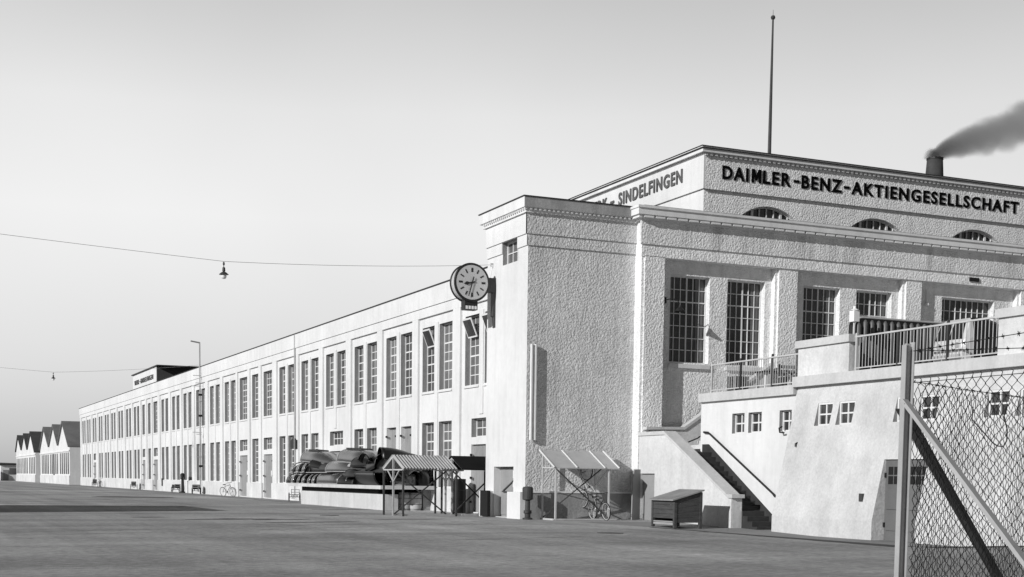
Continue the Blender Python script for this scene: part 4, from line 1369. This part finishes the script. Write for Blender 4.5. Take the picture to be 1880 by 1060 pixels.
# ================================================================ BICYCLE SHELTERS
def corrugated(m_, xa, xb_, ya, za_, yb, zb_, pitch=.13, amp=.045):
    n_ = int((xb_ - xa) / pitch * 6)
    o_ = len(m_.v)
    nrm = Vector((0, -(zb_ - za_), (yb - ya))).normalized()
    for k in range(n_ + 1):
        x_ = xa + (xb_ - xa) * k / n_
        h_ = amp * sin(2 * pi * x_ / pitch)
        for (yy2, zz2) in ((ya, za_), (yb, zb_)):
            m_.v.append((x_, yy2 + nrm.y * h_, zz2 + nrm.z * h_))
    for k in range(n_):
        m_.f.append((o_ + 2 * k, o_ + 2 * k + 2, o_ + 2 * k + 3, o_ + 2 * k + 1))
def gable_shelter(xa, xb_, yc, hw, zr, ze, label, roof_m, corr, near=True):
    t_ = thing('bicycle_shelter', label, 'shelter', ((xa + xb_) / 2, yc, 0), 'open shelters on thin steel posts')
    for s_ in (-1, 1):
        m_ = MB()
        if corr:
            corrugated(m_, xa - .02, xb_, yc, zr, yc + s_ * (hw + .05), ze - .03)
            m_.build('roof_slope', roof_m, t_, solid=.006)
        else:
            m_.prism([(xa - .04, yc, zr), (xa - .04, yc + s_ * (hw + .05), ze - .03), (xa - .04, yc + s_ * (hw + .05), ze + .01), (xa - .04, yc, zr + .04)], (xb_ - xa + .04, 0, 0))
            m_.build('roof_slope', roof_m, t_)
    for x_ in (xa + .03, xb_ - .05):
        m_ = MB()
        m_.bar((x_, yc - hw, ze - .05), (x_, yc, zr - .05), .05).bar((x_, yc + hw, ze - .05), (x_, yc, zr - .05), .05).bar((x_, yc - hw, ze - .07), (x_, yc + hw, ze - .07), .05)
        m_.bar((x_, yc, 1.35), (x_, yc - hw * .6, ze - .07), .035).bar((x_, yc, 1.35), (x_, yc + hw * .6, ze - .07), .035)
        m_.build('gable_frame', 'rail', t_)
        for yy2 in ((yc, yc - hw + .05, yc + hw - .05) if near else (yc, yc + hw - .05)):
            MB().box(x_ - .035, x_ + .035, yy2 - .035, yy2 + .035, 0, (zr if yy2 == yc else ze) - .08).build('post', 'darksteel' if yy2 != yc else 'steel', t_)
    MB().bar((xa + .05, yc - .04, .06), (xb_ - .05, yc - .04, ze - .1), .05).bar((xa + .05, yc - .04, ze - .1), (xb_ - .05, yc - .04, .06), .05).build('cross_brace', 'darksteel', t_)
    MB().bar((xa, yc - hw + .1, .05), (xb_, yc - hw + .1, .05), .06).bar((xa, yc, .05), (xb_, yc, .05), .06).build('ground_rail', 'steel', t_)
    return t_
gable_shelter(18.12, 20.45, 52.0, 1.22, 2.40, 1.90, 'open bicycle shelter with pale corrugated gable roof in front of the dock', 'sheet', True)
gable_shelter(20.82, 22.86, 52.42, 1.22, 2.40, 1.90, 'open bicycle shelter with dark felt gable roof tucked behind the tower', 'roofblack', False, near=False)

c_ = thing('bicycle_shelter', 'lean-to bicycle shelter with flat panel roof against the tower front', 'shelter', (23.6, 46.5, 0), 'open shelters on thin steel posts')
ya_, za_1, yb_, zb_1 = 47.06, 2.62, 45.75, 1.96
xa_, xb_1 = 22.25, 25.02
m = MB()
m.prism([(xa_, ya_, za_1), (xa_, yb_, zb_1), (xa_, yb_, zb_1 - .03), (xa_, ya_, za_1 - .03)], (xb_1 - xa_, 0, 0))
m.build('roof_panel', 'fibre', c_)
for x_ in (xa_ + .02, 23.22, 24.4, xb_1 - .02):
    MB().bar((x_, ya_, za_1 + .02), (x_, yb_ - .02, zb_1 + .02), .05, .03).build('roof_batten', 'white', c_)
for x_ in (22.38, 24.62):
    MB().box(x_ - .03, x_ + .03, ya_ - .12, ya_ - .06, 0, za_1 - .07).build('post', 'rail', c_)
    MB().box(x_ - .03, x_ + .03, yb_ + .05, yb_ + .11, 0, zb_1 - .0).build('post', 'rail', c_)
    MB().bar((x_, yb_ + .08, 1.95), (x_, ya_ - .09, 1.97), .045).bar((x_, ya_ - .09, 1.3), (x_, yb_ + .15, 1.95), .03).build('side_frame', 'rail', c_)
MB().bar((22.38, yb_ + .08, 1.92), (24.62, yb_ + .08, .06), .045).bar((22.38, ya_ - .09, .06), (24.62, yb_ + .3, 2.1), .045).build('cross_brace', 'darksteel', c_)
MB().bar((22.3, yb_ + .08, .03), (22.3, ya_ - .09, .03), .06).bar((22.3, yb_ + .08, .035), (25.0, yb_ + .08, .035), .05).build('ground_rail', 'rail', c_)

# ================================================================ LOADING DOCK WITH PRESSED SHEET METAL
dk = thing('loading_dock', 'pale concrete loading dock with overhanging slab along the wing wall', 'loading dock', (21.6, 65, 0))
XD = 20.6
MB().box(XD, 21.25, 60.2, 74.6, 0, .74).build('wall', 'concrete', dk)
MB().box(XD + .05, 22.85, 61.3, 74.6, .74, .98).build('recess_band', 'holeshade', dk)
MB().box(XD - .42, 22.86, 59.6, 75.9, .98, 1.15).build('deck_slab', 'concrete', dk)
for y_ in (60.4,):
    MB().box(22.5, 22.84, y_ - .18, y_ + .18, 0, .98).build('pillar', 'darkconc', dk)
MB().box(21.25, 22.84, 62.2, 62.4, 0, .98).build('back_wall', 'holeshade', dk)  # shade under the slab painted as a black wall
for i, (x_, y_) in enumerate([(21.72, 60.6), (22.18, 60.4)]):
    b_ = thing('barrel', ['left upright barrel standing in the shade under the loading dock', 'right upright barrel standing in the shade under the loading dock'][i], 'barrel', (x_, y_, 0), 'barrels under the dock')
    MB().lathe([(.27, .0), (.27, .02), (.30, .22), (.31, .42), (.30, .62), (.27, .82), (.25, .82), (.25, .79)], 20, (x_, y_, .0)).build('body', 'fibre', b_, smooth=True)
    for z_ in (.06, .28, .56, .76):
        MB().tube([(x_ + (.30 + (.012 if .2 < z_ < .6 else -.012)) * cos(a), y_ + (.30 + (.012 if .2 < z_ < .6 else -.012)) * sin(a), z_) for a in [2 * pi * k / 20 for k in range(20)]], .012, 4, True).build('hoop', 'darksteel', b_)

# ---- pressed panels: open shells stacked on the dock
GP = 'pressed sheet metal parts stacked on the dock'
def shell(name, label, cat, x0, x1, y0, ln_, z, h, mt, tw_=.55, th_=.35, start=.45, exp=2.6, closed=False, louvers=0, up=False, tilt=0.0, roll=0.0, rot=0.0):
    """half tunnel running from y0 towards the camera; the last part tapers"""
    t_ = thing(name, label, cat, ((x0 + x1) / 2, y0 - ln_ / 2, z), GP)
    ns_, nk = 14, 18
    cxm, hw = (x0 + x1) / 2, (x1 - x0) / 2
    vs_, fs_ = [], []
    for i in range(ns_ + 1):
        q = i / ns_
        k = max(0, (q - start) / (1 - start))
        k = k * k * (3 - 2 * k)
        wq, hq = 1 + (tw_ - 1) * k, 1 + (th_ - 1) * k
        if closed and i == ns_:
            wq *= .55; hq *= .55
        for j in range(nk + 1):
            a = pi * j / nk
            ca, sa = cos(a), sin(a)
            px_ = (abs(ca) ** (2 / exp)) * (1 if ca > 0 else -1) * hw * wq
            pz_ = (abs(sa) ** (2 / exp)) * h * hq
            if up:
                pz_ = h - pz_
            yq = -ln_ * q
            pz_ += tilt * q + roll * px_
            if rot:
                px_, yq = px_ * cos(rot) - yq * sin(rot), px_ * sin(rot) + yq * cos(rot)
            vs_.append((px_, yq, pz_))
    for i in range(ns_):
        for j in range(nk):
            fs_.append((i * (nk + 1) + j, i * (nk + 1) + j + 1, (i + 1) * (nk + 1) + j + 1, (i + 1) * (nk + 1) + j))
    if closed:
        fs_.append(tuple(ns_ * (nk + 1) + j for j in range(nk + 1)))
    m_ = MB()
    m_.add([(cxm + p[0], y0 + p[1], z + p[2]) for p in vs_], fs_)
    m_.build('panel', mt, t_, smooth=True, solid=.03)
    e_ = MB()
    e_.tube([(cxm + vs_[j][0], y0 + vs_[j][1], z + vs_[j][2]) for j in range(nk + 1)], .028, 5)
    b0 = [i * (nk + 1) + nk for i in range(ns_ + 1)]
    e_.tube([(cxm + vs_[j][0] - .01, y0 + vs_[j][1], z + vs_[j][2] + .02) for j in b0], .022, 5)
    e_.build('rim', 'primer' if mt == 'primer' else 'edge', t_, smooth=True)
    if ln_ > 2.5 and not up:
        sm_ = MB()
        jm = nk // 2 + 2
        sm_.tube([(cxm + vs_[i * (nk + 1) + jm][0], y0 + vs_[i * (nk + 1) + jm][1], z + vs_[i * (nk + 1) + jm][2] + .012) for i in range(ns_ + 1)], .016, 4)
        sm_.build('seam', 'primer', t_)
    if name == 'wheel_arch' and start == 0 and not rot:
        q_ = MB()
        iv, if_ = [], []
        for i in range(2):
            for j in range(nk + 1):
                a = pi * j / nk
                iv.append((cxm + cos(a) * hw * .90, y0 - ln_ * .15 - (max(ln_, .62) * 1.75) * i, z + .01 + (abs(sin(a)) ** .8) * h * .86))
        for j in range(nk):
            if_.append((j, j + 1, nk + 2 + j, nk + 1 + j))
        if_.append(tuple(range(nk + 1))); if_.append(tuple(range(nk + 1, 2 * nk + 2)))
        q_.add(iv, if_)
        q_.build('dark_hollow_fill', 'primer', t_)  # black filler painting the shaded hollows inside and between the arches
    if louvers:
        l_ = MB()
        for k in range(louvers):
            yq = y0 - ln_ * .04 - ln_ * start * k / louvers
            l_.box(cxm - hw * .5, cxm + hw * .3, yq - .09, yq - .02, z + h - .01 + tilt * (k / louvers) * start, z + h + .055 + tilt * (k / louvers) * start)
        l_.build('louvre', mt, t_)
    return t_
ar = [(76.5, 20.32), (75.4, 20.30), (74.3, 20.34), (73.2, 20.30), (72.15, 20.33), (71.2, 20.30)]
nm = ['farthest of six wheel arch pressings on the bottom layer of the dock', 'second farthest wheel arch pressing on the bottom layer', 'third farthest wheel arch pressing on the bottom layer', 'third wheel arch pressing left of the grey blunt panel', 'second wheel arch pressing left of the grey blunt panel', 'wheel arch pressing touching the grey blunt panel']
for (y, x), lb in zip(ar, nm):
    shell('wheel_arch', lb, 'metal panel', x, x + 1.9, y - .75 + .95, .62, 1.155, .56, 'primer2' if lb[0] != 'f' else 'primer', tw_=1.06, th_=1.10, start=0)
shell('body_panel', 'grey blunt panel with bright highlight in the bottom layer of the dock pile', 'metal panel', 20.34, 22.2, 70.5, 3.2, 1.155, .60, 'primer2', tw_=.9, th_=.9, start=.7, closed=True, exp=3.2)
shell('wheel_arch', 'narrow wheel arch pressing right of the grey blunt panel', 'metal panel', 20.4, 22.2, 67.1, .55, 1.155, .54, 'primer2', tw_=1.05, th_=1.08, start=0)
shell('wheel_arch', 'dark narrow wheel arch pressing nearer the upturned trough', 'metal panel', 20.4, 22.2, 66.3, .8, 1.155, .54, 'primer2', tw_=1.05, th_=1.08, start=0)
shell('engine_hood', 'black hood lying low behind the upturned trough panel', 'metal panel', 20.7, 22.3, 65.6, 2.6, 1.155, .45, 'primer', closed=True)
shell('trough_panel', 'black upturned trough panel with bright curved rim', 'metal panel', 20.25, 21.9, 63.7, 3.4, 1.16, .60, 'primer', tw_=1.15, th_=1.25, start=0, up=True, exp=2.4)
bd = MB()
for k in range(4):
    bd.box(20.45 + k * .32, 20.74 + k * .32, 68.6, 76.6, 1.725, 1.765)
tag(bd.build('spacer_boards', 'palewood'), 'pale boards laid between the two lower layers of pressings', 'boards')
for y, lb in ((75.9, 'farthest of three wheel arch pressings on the boards'), (74.7, 'middle of three wheel arch pressings on the boards'), (73.5, 'nearest of three wheel arch pressings on the boards')):
    shell('wheel_arch', lb, 'metal panel', 20.4, 22.2, y + .2, .66, 1.77, .56, 'primer2', tw_=1.06, th_=1.10, start=0)
shell('engine_hood', 'black hood filling the middle layer right of the wheel arches', 'metal panel', 20.55, 22.4, 72.4, 3.4, 1.77, .60, 'primer', tw_=.9, th_=.8, closed=True)
shell('engine_hood', 'grey round nosed hood with strong highlight in the middle of the pile', 'metal panel', 20.35, 22.0, 69.0, 5.6, 1.77, .58, 'primer2', tw_=.35, th_=.30, start=.30, closed=True, louvers=0)
shell('body_panel', 'long low black panel under the round nosed hood', 'metal panel', 20.45, 21.6, 66.9, 4.0, 1.60, .26, 'primer', tw_=.7, th_=.6)
shell('engine_hood', 'louvred hood at the left end of the top layer', 'metal panel', 20.5, 22.1, 74.4, 5.6, 2.36, .62, 'primer2', tw_=.25, th_=.12, start=.34, louvers=9, tilt=-.22)
shell('engine_hood', 'louvred hood in the centre of the top layer', 'metal panel', 20.55, 22.2, 67.6, 5.6, 2.30, .66, 'primer2', tw_=.35, th_=.2, start=.44, louvers=10, tilt=-.2)
shell('body_panel', 'black sloping panel under the centre louvred hood', 'metal panel', 20.6, 22.3, 66.5, 5.0, 1.80, .50, 'primer', tw_=.9, th_=.7)
shell('body_panel', 'dented pale panel between the centre hoods', 'metal panel', 20.5, 21.6, 65.6, 3.3, 2.06, .22, 'sheet', tw_=.6, th_=.5, roll=.06)
shell('body_panel', 'black panel under the arched pressing at the right of the pile', 'metal panel', 20.6, 22.4, 64.2, 4.0, 1.70, .62, 'primer', tw_=.9, th_=.9)
shell('wheel_arch', 'tall dark curled pressing leaning at the right of the pile', 'metal panel', 20.35, 21.3, 62.3, 1.5, 1.72, .78, 'primer', tw_=1.1, th_=.9, start=0, tilt=.22)
shell('wheel_arch', 'black arched pressing crowning the right end of the pile', 'metal panel', 20.05, 21.35, 61.2, 2.3, 2.28, .64, 'primer', tw_=.7, th_=.42, start=.12, tilt=-.04, rot=radians(82))
shell('body_panel', 'pale flat sided panel standing under the corrugated shelter roof', 'metal panel', 21.3, 22.05, 61.4, 1.6, 1.155, .56, 'primer2', tw_=.95, th_=.95, start=.3, closed=True, exp=4)
shell('body_panel', 'crumpled pale sheet seen under the corrugated shelter roof', 'metal panel', 21.5, 22.3, 61.6, 1.8, 1.72, .42, 'sheet', tw_=.6, th_=.3, start=.1, roll=.2, exp=1.6)
shell('engine_hood', 'dark round hood at the near right corner of the dock', 'metal panel', 22.0, 22.8, 62.0, 2.2, 1.155, .75, 'primer', tw_=.8, th_=.9, start=.4, closed=True)
for (lb, x0_, x1_, y_, l_, z_, h_, rt_, tl_) in (
        ('small black fender wedged under the left louvred hood', 20.28, 21.0, 72.0, 1.9, 2.02, .42, .25, -.12),
        ('black fender under the tail of the centre louvred hood', 20.30, 21.1, 64.6, 2.2, 2.02, .46, .15, .06),
        ('black fender at the nose of the grey round nosed hood', 20.22, 20.9, 65.4, 2.0, 1.50, .40, .1, .05),
        ('curled black fender hanging over the edge of the slab', 20.16, 20.8, 66.3, 1.5, 1.16, .42, .2, 0),
        ('bent black fender under the crowning arched pressing', 20.3, 21.0, 62.6, 1.6, 2.2, .5, -.5, .12)):
    shell('shade_shell', lb, 'metal panel', x0_, x1_, y_, l_, z_, h_, 'primer', tw_=.7, th_=.6, start=.2, rot=rt_, tilt=tl_, exp=2.0)  # black shells added to make the shaded gaps between the panels
tk = thing('steel_drum', 'tall black steel drum standing between the dock and the felt roofed shelter', 'drum', (22.35, 55.4, 0))
MB().lathe([(.30, 0), (.31, .02), (.31, .48), (.325, .5), (.31, .52), (.31, .98), (.325, 1.0), (.31, 1.02), (.31, 1.48), (.29, 1.5), (.0, 1.5)], 20, (22.35, 55.4, 0)).build('body', 'primer', tk)

# ================================================================ SAWTOOTH SHEDS FAR BEHIND
def gabled_shed(name, label, X, prof_, zb_, depth, roof_m, wins, base):
    t_ = thing(name, label, 'factory shed', (X, prof_[0][0], 0), 'gabled sheds beyond the wing')
    m_ = MB()
    m_.add([(X, prof_[0][0], zb_)] + [(X, a, b) for a, b in prof_] + [(X, prof_[-1][0], zb_)], [tuple(range(len(prof_) + 2))])
    ya2, yb2 = prof_[0][0], prof_[-1][0]
    m_.add([(X, ya2, zb_), (X + depth, ya2, zb_), (X + depth, ya2, prof_[0][1]), (X, ya2, prof_[0][1])], [(0, 1, 2, 3)])
    m_.add([(X, yb2, zb_), (X + depth, yb2, zb_), (X + depth, yb2, prof_[-1][1]), (X, yb2, prof_[-1][1])], [(0, 1, 2, 3)])
    m_.add([(X + depth, ya2, zb_)] + [(X + depth, a, b) for a, b in prof_] + [(X + depth, yb2, zb_)], [tuple(range(len(prof_) + 2))])
    # shallow pilasters between the bays
    m_.build('wall', 'plaster', t_)
    for (a, za2), (b, zb2) in zip(prof_, prof_[1:]):
        MB().prism([(X - .25, a, za2 + .02), (X - .25, b, zb2 + .02), (X - .25, b, zb2 + .22), (X - .25, a, za2 + .22)], (depth + .5, 0, 0)).build('roof_slope', roof_m, t_)
    for (a, b, c, d2, kind) in wins:
        m_ = MB().box(X - .03, X + .05, a, b, c, d2)
        p_ = m_.build('window' if kind == 'w' else 'door', 'glassgrey' if kind == 'w' else 'darksteel', t_)
    MB().box(X - .12, X + .01, ya2, yb2, zb_, 1.3).build('plinth', 'oldplaster', t_)
    MB().box(X - .12, X + .01, ya2, yb2, 4.75, 4.95).build('string_course', 'trim', t_)
    return t_
wins = []
for c0 in (204.6, 219.0, 232.8):
    for k in range(5):
        y_ = c0 + k * 2.55
        wins.append((y_, y_ + 1.5, 1.5, 4.6, 'w'))
wins[7] = (224.1, 226.0, 0, 4.6, 'd')
gabled_shed('gabled_shed', 'nearer three gabled white shed with grey roofs left of the long wing', 22.5, [(203.6, 5.3), (211.6, 9.06), (218.2, 5.75), (224.8, 9.0), (231.9, 5.75), (239.6, 9.05), (247, 5.4)], -.3, 34, 'tile', wins, 0)
wins = []
for c0 in (251.5, 266.0, 279.5):
    for k in range(4):
        y_ = c0 + k * 3.2
        wins.append((y_, y_ + 1.7, 1.5, 4.4, 'w'))
gabled_shed('gabled_shed', 'farther three gabled white shed with black roofs', 22.0, [(250.4, 5.1), (258.4, 8.8), (265.6, 5.8), (272, 8.8), (278.6, 5.9), (286.1, 8.8), (292.0, 5.7)], -.3, 34, 'roofing', wins, 0)
hu = thing('flat_roofed_hut', 'tiny flat roofed white hut left of the far sheds', 'hut', (21, 305, 0))
MB().box(19.6, 26, 300, 318, -.3, 3.2).build('wall', 'plaster', hu)
MB().box(19.2, 26.4, 299.6, 318.4, 3.2, 3.5).build('roof', 'tar', hu)
MB().box(21.2, 23.2, 299.93, 299.99, 1.3, 2.6).build('window', 'glassgrey', hu)
MB().box(20.0, 21.0, 299.93, 299.99, 0, 2.2).build('door', 'doorgrey', hu)
vh = thing('parked_lorry', 'tiny dark lorry at the far left edge beside the hut', 'lorry', (15.2, 300, 0))
MB().box(13.6, 17.8, 299, 301, .7, 1.9).build('load_bed', 'darksteel', vh)
MB().prism([(17.85, 299, .6), (19.2, 299, .6), (19.2, 299, 1.5), (18.7, 299, 2.2), (17.85, 299, 2.2)], (0, 2, 0)).build('cab', 'darksteel', vh)
for x_ in (14.4, 17.0, 18.7):
    MB().lathe([(.3, 0), (.42, .02), (.42, .2), (.3, .24)], 14, (x_, 298.8, .40), 'y').build('wheel', 'rubber', vh)

# building on the left side of the yard that carries the wires; its shadow crosses the yard
an = thing('gatehouse', 'plain white block on the left side of the yard that carries the lamp wires', 'building', (-17, 53, 0))
m = MB()
grid_wall(m, lambda u, v, d: (-12.2 - d, u, v), 50.6, 60.2, 0, 10.6, [(51.6 + k * 2.9, 53.0 + k * 2.9, z_, z_ + 2.0, .2) for k in range(3) for z_ in (1.2, 4.6, 7.8)])
m.add([(-12.2, 50.6, 0), (-22, 50.6, 0), (-22, 50.6, 10.6), (-12.2, 50.6, 10.6)], [(0, 1, 2, 3)])
m.add([(-12.2, 60.2, 0), (-22, 60.2, 0), (-22, 60.2, 10.6), (-12.2, 60.2, 10.6)], [(0, 1, 2, 3)])
m.add([(-22, 50.6, 0), (-22, 60.2, 0), (-22, 60.2, 10.6), (-22, 50.6, 10.6)], [(0, 1, 2, 3)])
m.build('wall', 'plaster', an)
MB().box(-22.2, -12.1, 50.4, 60.4, 10.6, 10.8).build('roof', 'tar', an)
first = None
for k in range(3):
    for z_ in (1.2, 4.6, 7.8):
        loc = (-12.32, 51.6 + k * 2.9, z_)
        if first is None:
            first = make_window(an, loc, pi / 2, 1.4, 2.0, 3, 4)
        else:
            copy_window(*first, loc)
p2 = thing('wire_mast', 'plain mast on the left side of the yard that carries the farther wire', 'mast', (-12.2, 113, 0))
MB().tube([(-12.2, 113, 0), (-12.2, 113, 11.1)], [.14, .08], 8).build('pole', 'steel', p2)

# ================================================================ CHAIN LINK FENCE
fe = thing('chain_link_fence', 'steel corner post with braces chain link mesh and barbed wire close to the camera', 'fence', (6.1, 7.2, 0))
px_, py_ = 6.08, 7.21
# rolled profile: two flanges and a web
m = MB()
m.box(px_ - .036, px_ - .030, py_ - .026, py_ + .018, 0, 2.41)
m.box(px_ + .030, px_ + .036, py_ - .026, py_ + .018, 0, 2.43)
m.box(px_ - .0298, px_ + .0298, py_ + .004, py_ + .010, 0, 2.42)
m.box(px_ - .021, px_ - .016, py_ - .016, py_ + .0038, 0, 2.42)
m.build('post', 'steel', fe)
def angle_bar(a, b, name, mt, o1):
    m_ = MB().bar(a, b, .050, .006, o1)
    a2, b2 = Vector(a), Vector(b)
    t_ = (b2 - a2).normalized(); ov = Vector(o1)
    s_ = t_.cross(ov).normalized()
    n_ = s_.cross(t_).normalized()
    m_.bar(a2 - s_ * .026 + n_ * .028, b2 - s_ * .026 + n_ * .028, .006, .05, o1)
    m_.build(name, mt, fe)
angle_bar((6.045, 7.17, 2.03), (6.045, 4.88, -.02), 'brace', 'steel', (-1, 0, .15))
D2 = Vector((.9245, .3812, 0))
P2 = Vector((px_, py_, 0))
q0 = P2 + D2 * .04 + Vector((0, .05, 2.02)); q1 = P2 + D2 * 2.75 + Vector((0, .05, 0))
angle_bar(q0, q1, 'brace', 'darksteel', (-.38, .92, 0))
for (e, h_) in ((Vector((6.1, 3.2, 0)), 2.4), (P2 + D2 * 3.2, 2.4)):
    MB().box(e.x - .03, e.x + .03, e.y - .03, e.y + .03, 0, h_).build('post', 'steel', fe)
def mesh_panel(A, B, z0, z1, name, wdt=.084, hgt=.082, seed=1, slack=.006):
    rn = random.Random(seed)
    A, B = Vector(A), Vector(B)
    L_ = (B - A).length
    t_ = (B - A) / L_
    n_ = Vector((-t_.y, t_.x, 0))
    m_ = MB()
    nw = int(L_ / (wdt / 1))
    rows = int((z1 - z0) / hgt * 2)
    off = [[(rn.uniform(-slack, slack), rn.uniform(-slack, slack)) for _ in range(rows + 2)] for _ in range(nw * 2 + 4)]
    def node(c, r_):       # knot c (half cells), row r_
        dx, dz_ = off[c][r_]
        belly = .025 * sin(c * .21 + r_ * .09 + seed)
        return A + t_ * (c * wdt / 2 + dx) + Vector((0, 0, z1 - r_ * hgt / 2 + dz_)) + n_ * belly
    for k in range(nw):
        pts = []
        for r_ in range(rows + 1):
            c = 2 * k + (r_ % 2)
            p = node(c + 1, r_) if True else None
            pts.append(p + n_ * (.004 if r_ % 2 else -.004))
        m_.tube(pts, .0025, 4)
        pts = []
        for r_ in range(rows + 1):
            c = 2 * k + 2 - (r_ % 2)
            pts.append(node(c + 1, r_) + n_ * (-.004 if r_ % 2 else .004))
        # the neighbouring spiral shares these knots, so only its odd half is drawn
        if k == nw - 1:
            m_.tube(pts, .0025, 4)
        p = node(2 * k + 1, 0)
        m_.tube([p, p + Vector((.0, .0, .022)) + t_ * .008, p + Vector((0, 0, .03)) - t_ * .006], .0025, 4)
    for k in range(nw - 1):
        pts = []
        for r_ in range(rows + 1):
            c = 2 * k + 2 - (r_ % 2)
            pts.append(node(c + 1, r_) + n_ * (-.004 if r_ % 2 else .004))
        m_.tube(pts, .0025, 4)
    return m_.build(name, 'wire', fe)
mesh_panel((6.10, 7.17, 0), (6.14, 3.3, 0), .04, 2.165, 'wire_mesh', seed=1)
mesh_panel(P2 + D2 * .05 + Vector((0, 0.0, 0)), P2 + D2 * 3.1, .04, 2.14, 'wire_mesh', seed=2)
MB().tube([(6.10, 7.17, 2.165), (6.12, 5.2, 2.165), (6.14, 3.3, 2.165)], .0024, 5).build('line_wire', 'wire', fe)
def barbed(A, B, name, sag=.02, sp=.11, seed=0):
    rn = random.Random(seed)
    A, B = Vector(A), Vector(B)
    m_ = MB()
    n_ = 24
    pl_ = [A.lerp(B, k / n_) - Vector((0, 0, sag * 4 * (k / n_) * (1 - k / n_))) for k in range(n_ + 1)]
    m_.tube(pl_, .0026, 5)
    L_ = (B - A).length
    t_ = (B - A).normalized()
    k = .06
    while k < L_ - .05:
        q = k / L_
        c = A.lerp(B, q) - Vector((0, 0, sag * 4 * q * (1 - q)))
        for j in range(3):
            v_ = Vector((rn.uniform(-1, 1), rn.uniform(-1, 1), rn.uniform(-1, 1)))
            v_ = (v_ - t_ * v_.dot(t_) * .6).normalized() * .017
            m_.tube([c - v_, c + v_], .0017, 4)
        m_.tube([c - t_ * .009, c + t_ * .009], .0055, 6)
        k += sp * rn.uniform(.85, 1.15)
    return m_.build(name, 'wire', fe)
barbed((6.09, 7.17, 2.37), (6.13, 3.2, 2.50), 'barbed_wire', .0, seed=1)
barbed((6.09, 7.17, 2.37), (6.13, 3.2, 2.16), 'barbed_wire', .01, seed=2)
barbed(P2 + D2 * .03 + Vector((0, 0, 2.18)), P2 + D2 * 3.2 + Vector((0, 0, 2.17)), 'barbed_wire', .01, seed=3)
MB().tube([(6.05, 6.56, 1.98), (6.0, 6.51, 1.90), (6.0, 6.41, 1.82), (6.0, 6.33, 1.755), (6.0, 6.29, 1.735), (6.0, 6.24, 1.73), (6.0, 6.215, 1.765), (6.0, 6.215, 1.83), (6.0, 6.245, 1.91), (6.05, 6.27, 1.98)], .004, 5).build('loose_wire', 'wire', fe)
